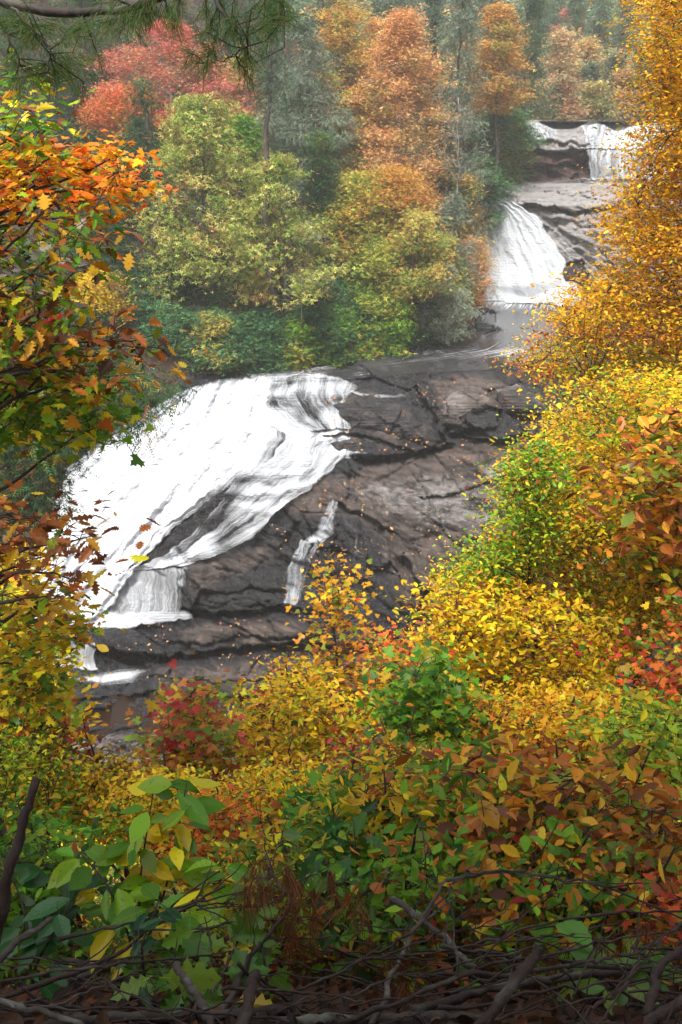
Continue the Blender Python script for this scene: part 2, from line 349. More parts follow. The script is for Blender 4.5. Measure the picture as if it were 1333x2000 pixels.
ledge([(760,690),(870,680),(930,672)], .4, 7, .2); ledge([(980,930),(900,960),(830,970)], .5, 8, .2); ledge([(660,1000),(650,1060),(700,1090)], .4, 12)
ledge([(160,1365),(300,1352),(490,1362)], .5, 8, .3); ledge([(150,1446),(260,1450),(440,1445)], -.5, 20)
ledge([(600,1320),(420,1330),(300,1322)], .4, 7, .2)
RP = P(GX, GY, GYD)
def zoneattr(polys, soft=60):
    z = np.zeros(GX.shape)
    for pl in polys: z = np.maximum(z, inpoly(GX, GY, pl).astype(float))
    return blur(z, soft)
brown = zoneattr([[(640,930),(900,860),(1060,860),(1500,860),(1500,1250),(780,1180),(740,1040),(660,1000)],[(340,1225),(620,1205),(560,1260),(380,1265)],
  [(540,980),(640,930),(700,960),(680,1010),(560,1010)],[(360,1110),(520,1060),(540,1090),(380,1160)],[(300,1300),(800,1280),(800,1350),(300,1345)],
  [(850,740),(960,735),(1060,770),(1060,800),(860,800)],[(-200,1430),(1500,1430),(1500,1600),(-200,1600)],[(640,780),(740,760),(860,850),(760,870)]]) * .85
pale = zoneattr([[(1030,236),(1150,236),(1150,300),(1000,300)],[(930,352),(1500,352),(1500,590),(1100,560),(1060,440),(1000,400),(930,395)],[(640,950),(1000,900),(1010,1040),(800,1030)],[(100,1430),(520,1440),(520,1530),(100,1530)]]) * np.where(GY < 600, 1., .45)
rust = zoneattr([[(985,300),(1150,300),(1150,352),(985,352)],[(1090,520),(1150,530),(1150,560),(1100,560)]], 3)
lichen = zoneattr([[(190,1440),(420,1440),(420,1480),(190,1500)],[(1100,352),(1240,352),(1240,430),(1100,430)],[(800,960),(980,950),(960,1040),(820,1040)]], 4) * .8
CH = [(1010,230),(1600,230),(1600,1590),(-250,1590),(-250,940),(0,915),(150,840),(365,730),(500,708),(620,682),(830,645),(905,610),(880,560),(880,380),(940,330),(985,300)]
keep = inpoly(GX, GY, CH)[:-1, :-1]
# the lower left corner of the bed ends where the near slope begins
rock = grid_mesh('rock_riverbed', RP, keep, M_rock, dict(brown=brown, pale=pale, rust=rust, lichen=lichen)); tag(rock, kind='structure')

# boulders lying on the bed: domed, thick, sunk a little into it
def boulder(poly, th, label, zone_, seed=0, flat=.0):
    xs = [a for a, b in poly]; ys = [b for a, b in poly]; s = 2.
    bx = np.arange(min(xs) - 6, max(xs) + 7, s); by = np.arange(min(ys) - 6, max(ys) + 7, s); X, Y = np.meshgrid(bx, by)
    jn = np.stack([X, Y, X * 0 + seed], -1); X2 = X + (noise(jn, .08, 7) - .5) * 7; Y2 = Y + (noise(jn, .09, 8) - .5) * 6
    ins = inpoly(X2, Y2, poly); d, _ = dist_line(X2, Y2, poly + [poly[0]]); d = np.where(ins, d, -d); rr = .35 * min(max(xs) - min(xs), max(ys) - min(ys))
    prof = np.clip(d / rr, -.3, 1); prof = np.where(prof > 0, np.sqrt(np.clip(1 - (1 - prof) ** 2, 0, 1)), prof * 2)
    sf = fsurf_s(X, Y); b0 = P(X, Y, sf); rel = (fbm(b0, .9, 41 + seed, 4) - .5) * th * .5 + facets(b0, 1.8, 400 + seed, (1, .7, 1.5)) * .35 + (fbm(b0, 3.2, 51 + seed, 4) - .5) * .22
    V = P(X, Y, sf + .25 - prof * (th + rel))
    keep = (d > -4)[:-1, :-1]; c = P(sum(xs) / len(xs), max(ys), float(fsurf_s(sum(xs) / len(xs), max(ys))))
    o = D.objects; z = np.ones(X.shape)
    ob = grid_mesh('boulder', V, keep, M_rock, dict(brown=z * zone_[0], pale=z * zone_[1], rust=z * 0, lichen=z * .15))
    v = np.array(c); me = ob.data; co = np.empty(len(me.vertices) * 3, np.float32); me.vertices.foreach_get('co', co)
    me.vertices.foreach_set('co', (co.reshape(-1, 3) - v.astype(np.float32)).ravel()); ob.location = v; me.update()
    return tag(ob, label, 'boulder')
def fsurf_s(px, py):
    fx = np.clip((np.asarray(px, float) - gx[0]) / ST, 0, len(gx) - 1.001); fy = np.clip((np.asarray(py, float) - gy[0]) / ST, 0, len(gy) - 1.001)
    i = fx.astype(int); j = fy.astype(int); return SMOOTH_YD[j, i]
boulder([(642,790),(700,775),(770,782),(815,800),(845,830),(866,862),(830,874),(790,862),(740,850),(690,838)], 1.9, 'largest dark rounded rock, strewn with fallen leaves, right of the cascade', (.35, .1), 1)
boulder([(640,862),(690,850),(760,858),(806,880),(780,888),(700,890),(660,884)], 1.0, 'thin flat slab of rock under the largest leaf-strewn rock', (.5, .2), 2)
boulder([(838,785),(880,760),(940,752),(975,790),(965,800),(925,812),(900,838),(865,838),(848,815)], 2.1, 'brown angular boulder on the right of the leaf-strewn rock', (.75, .3), 3)
boulder([(965,760),(1010,748),(1066,778),(1075,800),(1030,812),(985,808)], 2.0, 'squared grey boulder nearest the right-hand foliage above the slab', (.7, .35), 4)
boulder([(924,806),(948,794),(975,800),(978,820),(950,832),(928,830)], 1.0, 'small dark rounded boulder wedged between two brown boulders', (.1, 0), 5)
boulder([(915,848),(950,840),(990,846),(985,858),(940,862)], .7, 'small flat wet rock in the gap below the wedged boulder', (.1, .1), 6)
boulder([(926,632),(955,628),(972,634),(960,646),(930,648)], 1.2, 'flat dark ledge stone at the water edge beneath the pale lichen shrub', (.2, .1), 7)
boulder([(918,606),(940,600),(956,606),(948,614),(922,616)], 1.0, 'smaller dark stone just upstream of the flat ledge stone', (.2, .1), 8)
boulder([(1090,520),(1110,510),(1138,516),(1150,552),(1100,556)], 1.6, 'dark wet boulder at the foot of the middle fall', (.1, .1), 9)
boulder([(385,1150),(440,1158),(490,1150),(550,1158),(548,1182),(490,1190),(420,1194),(384,1184)], 1.1, 'dark wet block overhanging the lower ledge beside the water curtain', (.1, .05), 10)

# ------------------------------------------------------------ water: lofted along stream lines given in the picture, lying on the bed
RB = -blur(-GYD, 2)
def fsurf_r(px, py):
    fx = np.clip((np.asarray(px, float) - gx[0]) / ST, 0, len(gx) - 1.001); fy = np.clip((np.asarray(py, float) - gy[0]) / ST, 0, len(gy) - 1.001)
    i = fx.astype(int); j = fy.astype(int); a = fx - i; b = fy - j
    return RB[j, i] * (1 - a) * (1 - b) + RB[j, i + 1] * a * (1 - b) + RB[j + 1, i] * (1 - a) * b + RB[j + 1, i + 1] * a * b
def resample(pts, n):
    p = np.array(pts, float); d = np.r_[0, np.cumsum(np.hypot(*np.diff(p[:, :2], axis=0).T))]; t = np.linspace(0, d[-1], n)
    k = np.stack([np.interp(t, d, p[:, i]) for i in range(p.shape[1])], 1)
    for _ in range(max(2, n // 14)): k[1:-1] = (k[:-2] + 2 * k[1:-1] + k[2:]) / 4
    return k
def loft(guides, nu, nv):
    """guides: stream lines of (px, py, cover)"""
    g = np.stack([resample(q, nv) for q in guides]); t = np.linspace(0, len(g) - 1, nu); i = np.minimum(t.astype(int), len(g) - 2); f = t - i
    f2 = f[:, None, None]; return (g[i] * (1 - f2) + g[i + 1] * f2).transpose(1, 0, 2)     # (nv, nu, 3)
def water(name, guides, nu, nv, mat, lift=.45, edge=.12, edger=None, ends=.05, amp=.35, parent=None, z=None, jit=22, steps=0.):
    L = loft(guides, nu, nv); px, py, cov = L[..., 0], L[..., 1], L[..., 2]
    if mat is M_fall:
        jn = np.stack([px, py, px * 0 + len(name)], -1); px = px + (fbm(jn, .045, 91, 3) - .5) * jit; py = py + (fbm(jn, .05, 95, 3) - .5) * jit * .6; cov = cov - (fbm(jn, .016, 97, 2) - .42) * .35
    Y = fsurf_s(px, py) if z is None else Yz(py, z)
    b0 = P(px, py, Y); du = np.linalg.norm(np.diff(b0, axis=1), axis=2); dv = np.linalg.norm(np.diff(b0, axis=0), axis=2)
    u = np.concatenate([np.zeros((nv, 1)), np.cumsum(du, 1)], 1).mean(0)[None, :] + np.zeros((nv, 1)); v = np.concatenate([np.zeros((1, nu)), np.cumsum(dv, 0)], 0)
    if steps:     # small drops: the sheet thins over each lip and gathers on each shelf
        ph = b0[..., 2] * .62 + (fbm(b0, .22, 63, 3) - .5) * 4.0; ph = ph - np.floor(ph); cov = cov + steps * (.25 - .95 * np.exp(-((ph - .35) / .17) ** 2)); Y = Y - np.where(ph < .5, 0, .55 * steps * np.sin((ph - .5) * 2 * np.pi))
    if z is None:
        s = np.stack([u * 1.1, v * .12, u * 0 + 3], -1); Y = np.minimum(Y - lift - amp * (fbm(s, 1, 5, 2) - .35) * 2, fsurf_r(px, py) - .1)
    uu = np.linspace(0, 1, nu)[None, :]; vv = np.linspace(0, 1, nv)[:, None]
    e = np.clip(uu / max(edge, 1e-3), 0, 1) * np.clip((1 - uu) / max(edge if edger is None else edger, 1e-3), 0, 1) * np.clip(np.minimum(vv, 1 - vv) / max(ends, 1e-3), 0, 1)
    if mat is M_fall:      # ragged fringes where the sheet thins out
        wv_ = fbm(np.stack([u * 1.6, v * .22, u * 0 + len(name)], -1), 1, 15, 4); cov = cov - np.clip(1 - e * (.55 + .9 * wv_), 0, 1) * 1.15
    o = grid_mesh(name, P(px, py, Y), np.ones((nv - 1, nu - 1), bool), mat, dict(cov=cov), np.stack([u, v], -1), parent)
    return o
def G(s, cov): return [(a, b, cov if len(r) == 0 else r[0]) for a, b, *r in s]
lower = thing('waterfall', 'wide white lower waterfall sliding down the dark slab on the left, largest of the three', 'waterfall', P(200, 1200, 58))
water('main_sheet', [G([(352,762),(220,838),(110,920),(20,1050),(-60,1200)],.9), G([(392,748),(300,850),(200,960),(120,1080),(50,1215)],1.2),
   G([(440,738),(400,830),(300,960),(205,1080),(110,1220)],1.25), G([(490,733),(455,830),(378,940),(270,1060),(165,1220)],1.2), G([(520,731),(505,830),(445,930),(325,1030),(205,1200)],1.1),
   G([(545,730,.9),(545,790,.9),(590,850,.9),(560,905,.9),(470,945,.75),(352,1030,.75),(236,1125,.8),(195,1190)],.8)], 220, 330, M_fall, .6, .03, .2, .03, .5, lower, steps=.16)
water('upper_veil', [G([(480,732,.9),(470,790,.9),(520,830,.9),(570,860)],.9), G([(522,730,.95),(512,780,.85),(550,815,.8),(598,848)],.85), G([(570,727,.95),(556,775,.62),(580,808,.55),(622,842)],.8),
   G([(620,727,.9),(610,772,.5),(630,806,.5),(655,842)],.8), G([(668,734,.75),(655,780,.5),(668,808,.65),(680,842)],.8), G([(722,752,.4),(694,785,.6),(706,812,.75),(700,842)],.7)], 170, 200, M_fall, .5, .05, .16, .06, .2, lower, steps=.32)
water('right_cascade', [G([(560,832,.9),(530,890,.9),(452,942,.7),(392,1020,.4),(322,1080,.55),(236,1122,.9)],.8), G([(612,838),(580,905),(500,955,.6),(438,1018,.45),(365,1075,.6),(270,1116)],.8), G([(648,836),(618,905),(540,960,.8),(470,1020,.6),(400,1070,.75),(300,1112)],.85),
   G([(672,836),(650,895),(585,960,.8),(520,1020,.9),(440,1065,.8),(335,1108)],.85), G([(696,836,.5),(684,892,.6),(625,945,.6),(548,992,.6),(492,1062,.6),(375,1106)],.7)], 160, 300, M_fall, .4, .04, .10, .02, .25, lower, steps=.3)
water('foot_curtain', [G([(198,1128),(185,1170),(178,1222)],.8), G([(235,1120),(215,1170),(210,1222)],.6), G([(265,1112),(262,1160),(256,1222)],.75), G([(300,1108),(296,1160),(294,1222)],.6), G([(335,1104),(336,1160),(332,1218)],.5), G([(372,1102,.4),(366,1150,.1),(362,1205,.2)],.3)], 150, 60, M_fall, .35, .05, None, .06, .3, lower)
water('foot_foam', [G([(100,1185,1.2),(240,1196,1.1),(385,1188,.6)],.9), G([(90,1226,1.2),(240,1230,1.1),(400,1208,.5)],.9)], 40, 120, M_fall, .5, .2, None, .1, .1, lower)
water('side_rill', [G([(830,755,.35),(760,768,.5),(700,762,.6),(655,746)],.5), G([(835,768,.3),(780,782,.4),(715,778,.5),(660,760)],.5)], 26, 90, M_fall, .25, .4, None, .15, .1, lower)
water('step_rill', [G([(700,876),(698,898)],.45), G([(674,876),(672,900)],.6), G([(745,884),(742,896)],.2)], 50, 16, M_fall, .3, .2, None, .2, .05, lower)
water('lip_streak', [G([(668,706),(600,722),(540,732),(470,742)],.75), G([(668,713),(600,730),(540,745),(470,756)],.7)], 16, 90, M_fall, .35, .4, None, .08, .05, lower)
tr = thing('rivulet', 'thin split rivulet trickling down the bare rock to the right of the main cascade', 'rivulet', P(570, 1190, 57.5))
water('upper_thread', [G([(646,970),(615,1018),(602,1040),(578,1062)],.4), G([(655,974),(636,1018),(632,1042),(600,1064)],.5), G([(672,976),(664,1020),(670,1045),(642,1066)],.2)], 36, 90, M_fall, .25, .3, None, .05, .1, tr)
water('lower_thread', [G([(583,1048),(560,1100),(552,1150),(544,1192)],.45), G([(600,1052),(584,1100),(576,1150),(574,1190)],.5), G([(630,1058),(612,1100),(602,1140),(596,1160)],.15)], 60, 90, M_fall, .3, .12, None, .05, .12, tr)
water('side_thread', [G([(668,1010),(690,1050),(688,1100)],.3), G([(676,1008),(702,1055),(700,1110)],.2)], 20, 60, M_fall, .2, .3, None, .1, .05, tr)
cs = thing('waterfall', 'small fanned cascade over the lowest ledge at the left, smallest of the falls', 'waterfall', P(130, 1300, 56))
water('fan', [G([(60,1252),(40,1280),(30,1312)],.8), G([(110,1246),(92,1275),(86,1312)],.75), G([(150,1246),(140,1275),(140,1312)],.75), G([(190,1255,.5),(195,1280,.4),(200,1312)],.6)], 110, 50, M_fall, .3, .08, None, .1, .2, cs)
fm = water('foam_patch', [G([(110,1318,.9),(180,1314,1.1),(230,1306,1.2),(300,1300,1.)],1), G([(140,1338,.9),(215,1340,1.2),(260,1335,1.2),(300,1312,1.)],1)], 80, 90, M_fall, .35, .5, None, .35, .05, jit=12)
tag(fm, 'oval patch of white foam floating in the hollow below the lowest ledge', 'foam')
mid = thing('waterfall', 'middle waterfall, a steep unbroken white chute between orange trees and pale rock', 'waterfall', P(1050, 590, 98))
water('chute', [G([(925,382,.8),(930,450),(940,520),(935,590)],1), G([(948,386),(962,440),(990,520),(1000,592)],1.3), G([(968,386),(1005,440),(1040,510),(1060,596)],1.3), G([(984,390,1.1),(1035,432),(1068,480),(1090,545),(1112,600)],1.2),
   G([(1000,392,.7),(1062,432,.85),(1096,480,.85),(1120,548,.9),(1180,606,.8)],.8)], 150, 240, M_fall, .9, .03, .08, .02, .25, mid)
water('foot_foam', [G([(915,572),(1000,580),(1100,582),(1168,596)],.8), G([(915,586),(1000,594),(1100,602),(1175,606)],.6)], 26, 120, M_fall, .8, .35, None, .08, .1, mid)
up = thing('waterfall', 'stepped upper waterfall at the back, two tiers with a shelf between', 'waterfall', P(1180, 350, 107))
water('right_upper_tier', [G([(1132,240),(1140,262),(1148,292)],.9), G([(1170,238),(1168,262),(1160,292)],.75), G([(1215,238),(1212,262),(1206,292)],1.), G([(1265,238),(1262,262),(1258,292)],1.), G([(1330,238),(1330,262),(1328,292)],.9)], 130, 44, M_fall, .7, .05, None, .04, .5, up)
water('right_lower_tier', [G([(1146,290),(1150,320),(1148,352)],.4), G([(1160,290),(1158,320),(1158,352)],.75), G([(1195,290),(1196,320),(1194,352)],.75), G([(1240,290),(1240,320),(1240,352)],.8), G([(1310,290),(1310,320),(1310,352)],.8)], 140, 50, M_fall, .7, .05, None, .05, .6, up)
water('left_tier', [G([(1030,236),(1034,250),(1036,276)],.75), G([(1062,236),(1062,252),(1062,275)],.85), G([(1092,240),(1090,256),(1086,275)],.45)], 90, 36, M_fall, .6, .05, None, .1, .3, up)
water('centre_trickle', [G([(1108,262),(1108,274)],.5), G([(1128,262),(1126,276)],.5)], 30, 14, M_fall, .4, .2, None, .15, .1, up)
water('shelf_foam', [G([(1060,349),(1120,347),(1250,346)],.5), G([(1060,354),(1120,353),(1250,353)],.4)], 10, 90, M_fall, .5, .4, None, .1, .1, up)
# calm and sliding water
rv = water('river_water', [G([(925,586,.6),(915,600,.25),(880,640,.12),(820,665,.15),(700,695,.2),(600,712,.3),(480,728,.45)],0), G([(990,590,.6),(970,610,.15),(935,650,.1),(890,678,.2),(760,704,.25),(620,722,.35),(490,737,.5)],0),
   G([(1060,594,.5),(1050,615,.12),(1010,655,.1),(960,684,.42),(820,704,.3),(660,724,.3),(520,742,.4)],0), G([(1120,598,.4),(1110,625,.1),(1080,668,.2),(1030,684,.5),(900,712,.1),(760,726,.15),(640,742,.25)],0),
   G([(1300,600,.2),(1250,640,.1),(1200,680,.1),(1100,700,.1),(960,722,0),(830,728,0),(720,738,.1)],0)], 180, 260, M_river, z=None, lift=.16, amp=.10)
tag(rv, kind='structure')
us = water('upstream_water', [G([(1000,237.4),(990,233),(985,228)],.1), G([(1160,237.4),(1160,233),(1160,228)],.3), G([(1400,237.4),(1420,233),(1440,228)],.1)], 60, 20, M_river, z=-1.92); tag(us, kind='structure')
pw = water('pool_water', [G([(100,1366),(100,1400),(100,1448)],.0), G([(300,1352),(300,1400),(300,1450)],0), G([(560,1352),(560,1400),(560,1450)],0)], 40, 30, M_pool, z=-33.08); tag(pw, kind='structure')

# ------------------------------------------------------------ ground: near slope, both banks and the hill upstream, one sheet
SH = [(0,958,58.5),(60,930,60),(150,872,64),(250,815,67),(380,752,69.3),(500,724,71),(600,700,73.5),(830,662,80),(925,628,87),(950,590,97),(940,470,98.8),(935,400,101),(955,360,105),(1000,300,108.5),(1036,240,112)]
sw = np.array([P(a, b, c) for a, b, c in SH]); sw = np.concatenate([[[sw[0][0] - 9, 40, -33]], sw, [[19, 135, -1.9], [30, 165, -1.9], [55, 200, 0]]])
NP_ = np.array([(-30, 0), (-2, -1.35), (.9, -1.5), (1.4, -1.72), (2, -2.25), (3, -3.25), (5, -5.15), (10, -9.5), (20, -17.2), (35, -28.8), (42, -34), (46, -37), (400, -37)])
def H(x, y, detail=True):
    x = np.asarray(x, float); y = np.asarray(y, float)
    xs = np.interp(y, sw[:, 1], sw[:, 0]); zs = np.interp(y, sw[:, 1], sw[:, 2]); d = xs - x
    left = zs - .4 + np.where(d > 0, .5 * np.minimum(d, 3) + .40 * np.clip(d - 3, 0, 40) + .7 * np.clip(d - 43, 0, 200), d * 9); left = np.minimum(left, 60)
    xr = np.interp(y, [40, 60, 95, 112, 150], [20, 22, 38, 50, 60]); zr = zs
    right = np.where(x > xr, zr - .5 + .8 * (x - xr), zr - 30); right = np.minimum(right, 50)
    back = np.interp(y, [100, 118, 138, 160, 220, 300, 400], [-80, -9, -4, 1, 26, 50, 56]) + .12 * (x - 20) * (y > 110)
    near = np.interp(y, NP_[:, 0], NP_[:, 1]) + .28 * np.clip(x - 4, 0, 60) * np.clip((60 - y) / 25, 0, 1) + .2 * np.clip(-x - 14, 0, 40)
    z = np.maximum(np.maximum(left, right), np.maximum(back, near)); z = np.where(y < 30, near, z)
    if detail:
        p3 = np.stack(np.broadcast_arrays(x, y, x * 0), -1); am = np.clip(y / 30, .06, 1.4); z = z + (fbm(p3, .35, 61, 4) - .55) * am
    return z
ya = np.concatenate([np.linspace(-30, 0, 20)[:-1], np.linspace(0, 5, 70)[:-1], np.linspace(5, 45, 100)[:-1], np.linspace(45, 130, 120)[:-1], np.linspace(130, 420, 80)])
xa = np.concatenate([np.linspace(-260, -60, 50)[:-1], np.linspace(-60, -4, 90)[:-1], np.linspace(-4, 4, 90)[:-1], np.linspace(4, 60, 90)[:-1], np.linspace(60, 300, 60)])
XX, YY = np.meshgrid(xa, ya); V = np.stack([XX, YY, H(XX, YY)], -1)[::-1]
gr = grid_mesh('ground', V, np.ones((len(ya) - 1, len(xa) - 1), bool), M_ground); tag(gr, kind='structure')
# ------------------------------------------------------------ plants
def rng(s): return np.random.default_rng(s)
def unit(v): return v / (np.linalg.norm(v, axis=-1, keepdims=True) + 1e-9)
def T(half, faces_both=True):
    """leaf outline from its upper half (x, y, z); two halves folded along the midrib"""
    h = np.array(half, float); n = len(h); m = h[1:-1].copy(); m[:, 1] *= -1
    v = np.concatenate([h, m]); return v, [list(range(n)), [0] + list(range(n + len(m) - 1, n - 1, -1))[::-1][::-1] and [0, n - 1] + list(range(n + len(m) - 1, n - 1, -1))]
L_OVAL = T([(0,0,0),(.12,.12,.03),(.35,.24,.06),(.62,.22,.05),(.85,.10,0),(1,0,-.06)])
L_ROUND = T([(0,0,0),(.05,.12,.03),(.16,.24,.05),(.32,.32,.08),(.50,.335,.08),(.66,.29,.06),(.80,.20,.02),(.92,.08,-.03),(1,0,-.08)])
L_LONG = T([(0,0,0),(.2,.08,.02),(.5,.13,.03),(.8,.08,-.02),(1,0,-.1)])
L_MAPLE = T([(0,0,0),(.02,.22,.02),(-.12,.34,0),(.10,.36,.03),(.14,.60,-.03),(.30,.42,.04),(.48,.56,0),(.46,.30,.04),(.55,.17,.03),(.72,.24,.01),(.80,.10,.01),(1,0,-.05)])
L_OAK = T([(0,0,0),(.14,.05,.02),(.22,.20,.04),(.32,.10,.03),(.42,.30,.05),(.53,.13,.03),(.64,.28,.03),(.74,.12,0),(.84,.16,-.02),(.92,.06,-.03),(1,0,-.06)])
L_SERR = T([(0,0,0),(.10,.10,.02),(.20,.17,.05),(.24,.15,.04),(.36,.25,.06),(.41,.22,.05),(.54,.28,.05),(.59,.24,.04),(.72,.23,.01),(.76,.18,.01),(.88,.11,-.03),(1,0,-.08)])
def _veins():
    v = []; f = []
    def q(a, b, w0, w1):
        a = np.array(a, float); b = np.array(b, float); d = b - a; n = np.array([-d[1], d[0], 0]) / (np.hypot(d[0], d[1]) + 1e-9); k = len(v); v.extend([a - n * w0, a + n * w0, b + n * w1, b - n * w1]); f.append([k, k + 1, k + 2, k + 3])
    q((0, 0, .004), (.93, 0, -.03), .009, .003)
    for x in (.14, .28, .42, .56, .70):
        for s in (1, -1): q((x, 0, .004), (x + .16, s * .20 * (1.1 - .6 * x), .055 - .05 * x), .004, .0015)
    return np.array(v), f
L_VEIN = _veins()
L_DIA = (np.array([(0,0,0),(.45,.27,.05),(1,0,-.04),(.45,-.27,.05)], float), [[0,2,1],[0,3,2]])
def _spray(n=5, ln=.42):
    v = [(0,.012,0),(0,-.012,0),(1,0,-.12)]; f = [[0,1,2]]
    for i in range(n):
        x = .08 + .8 * i / n; l = ln * (1 - .6 * i / n)
        for s in (1, -1): k = len(v); v += [(x,0,-.12*x*x),(x+.07,0,-.12*x*x),(x+l*.62,s*l*.62,-.12*x*x-.06)]; f.append([k,k+1,k+2])
    return np.array(v, float), f
L_SPRAY = _spray(); L_NEEDLE = (np.array([(0,.02,0),(0,-.02,0),(.5,0,-.03),(1,0,-.10)], float), [[0,1,2],[0,2,3]])
L_CLUST = (np.array([(0,0,0),(.5,.16,.1),(1,.02,-.05),(.42,-.14,.05),(0,.02,0),(.2,.5,.08),(.1,.95,-.05),(-.08,.45,0),(-.02,0,0),(-.45,.2,.08),(-.95,.05,-.04),(-.4,-.15,.02),(0,-.02,0),(-.15,-.5,.05),(.05,-1,-.05),(.18,-.5,.04)], float), [[0,1,2,3],[4,5,6,7],[8,9,10,11],[12,13,14,15]])
_lr = rng(4242)
def put_leaves(md, c, d, nrm, size, tpl, col, wid=None):
    V, Fc = tpl; N = len(c); d = unit(d); y = unit(np.cross(nrm, d)); z = np.cross(d, y); s = np.asarray(size).reshape(N, 1, 1)
    wv = V[None, :, :] * s
    if len(V) > 4: wv = wv * np.stack([np.ones(N), np.clip(_lr.normal(1, .14, N), .6, 1.4), _lr.normal(1.1, 1.3, N)], 1)[:, None, :]
    if wid is not None: wv = wv * np.array([1, wid, 1])
    P_ = c[:, None, :] + wv[..., :1] * d[:, None, :] + wv[..., 1:2] * y[:, None, :] + wv[..., 2:3] * z[:, None, :]
    loops = np.concatenate([np.array(f) for f in Fc]); sizes = np.array([len(f) for f in Fc])
    L = (loops[None, :] + (np.arange(N) * len(V))[:, None]).ravel()
    md.add(P_.reshape(-1, 3), L, np.tile(sizes, N), np.repeat(col, len(Fc), 0))
def tube(md, pts, rad, k=6, col=(.1, .1, .1)):
    pts = np.asarray(pts, float); n = len(pts); rad = np.broadcast_to(rad, n); t = unit(np.gradient(pts, axis=0)); ref = np.array([.31, .2, .93]) if abs(t[0] @ np.array([.31,.2,.93])) < .9 else np.array([1., 0, 0])
    a = unit(np.cross(t, ref)); b = np.cross(t, a); th = np.arange(k) * 2 * math.pi / k
    v = pts[:, None, :] + rad[:, None, None] * (np.cos(th)[None, :, None] * a[:, None, :] + np.sin(th)[None, :, None] * b[:, None, :])
    i = np.arange(n - 1)[:, None] * k; j = np.arange(k)[None, :]; j2 = (j + 1) % k
    q = np.stack([i + j, i + j2, i + k + j2, i + k + j], -1).reshape(-1); nq = (n - 1) * k
    md.add(v.reshape(-1, 3), np.concatenate([q, np.arange(k)[::-1], (n - 1) * k + np.arange(k)]), [4] * nq + [k, k], col)
def twigs(md, A, B, ra, rb, sag, r, k=3):
    N = len(A)
    if not N: return
    t = unit(B - A); ref = np.where(np.abs(t[:, 2:]) > .9, np.array([[1., 0, 0]]), np.array([[0, 0, 1.]])); a = unit(np.cross(t, ref)); b = np.cross(t, a)
    ln = np.linalg.norm(B - A, axis=1)[:, None]; M = (A + B) / 2 + r.normal(0, .10, (N, 3)) * ln; M[:, 2] += (sag * ln[:, 0])
    rings = []
    for C_, rr in ((A, ra), (M, (ra + rb) / 2), (B, rb)):
        for j in range(k): th = j * 2 * math.pi / k; rings.append(C_ + rr * (math.cos(th) * a + math.sin(th) * b))
    v = np.stack(rings, 1); q = []
    for s_ in (0, 1):
        for j in range(k): q += [s_ * k + j, s_ * k + (j + 1) % k, s_ * k + k + (j + 1) % k, s_ * k + k + j]
    md.add(v.reshape(-1, 3), (np.array(q)[None, :] + (np.arange(N) * 3 * k)[:, None]).ravel(), np.full(N * 2 * k, 4), (.1, .1, .1))
def nearest(Q, S, up=.0):
    out = np.empty(len(Q), int)
    for i in range(0, len(Q), 400):
        d = ((Q[i:i+400, None, :] - S[None]) ** 2).sum(-1) + up * np.clip(S[None, :, 2] - Q[i:i+400, None, 2] + .1, 0, 9) ** 2
        out[i:i+400] = d.argmin(1)
    return out
def pick(pal, pos, r, scale, jit=.25, corr=.6):
    """pigment of each leaf from a palette [(weight, rgb)]; neighbouring leaves tend to share a colour"""
    wts = np.array([p[0] for p in pal], float); cum = np.cumsum(wts / wts.sum()); C = np.array([p[1] for p in pal], float)
    n = fbm(pos, scale, int(r.integers(1, 999)), 2); n = np.argsort(np.argsort(n)) / max(1, len(n)); u = np.where(r.random(len(pos)) < corr, n, r.random(len(pos)))
    c = C[np.minimum(np.searchsorted(cum, u), len(pal) - 1)]; f = np.exp(r.normal(0, jit, (len(pos), 1))); return np.clip(c * f * (1 + r.normal(0, .06, (len(pos), 3))), .003, .85)
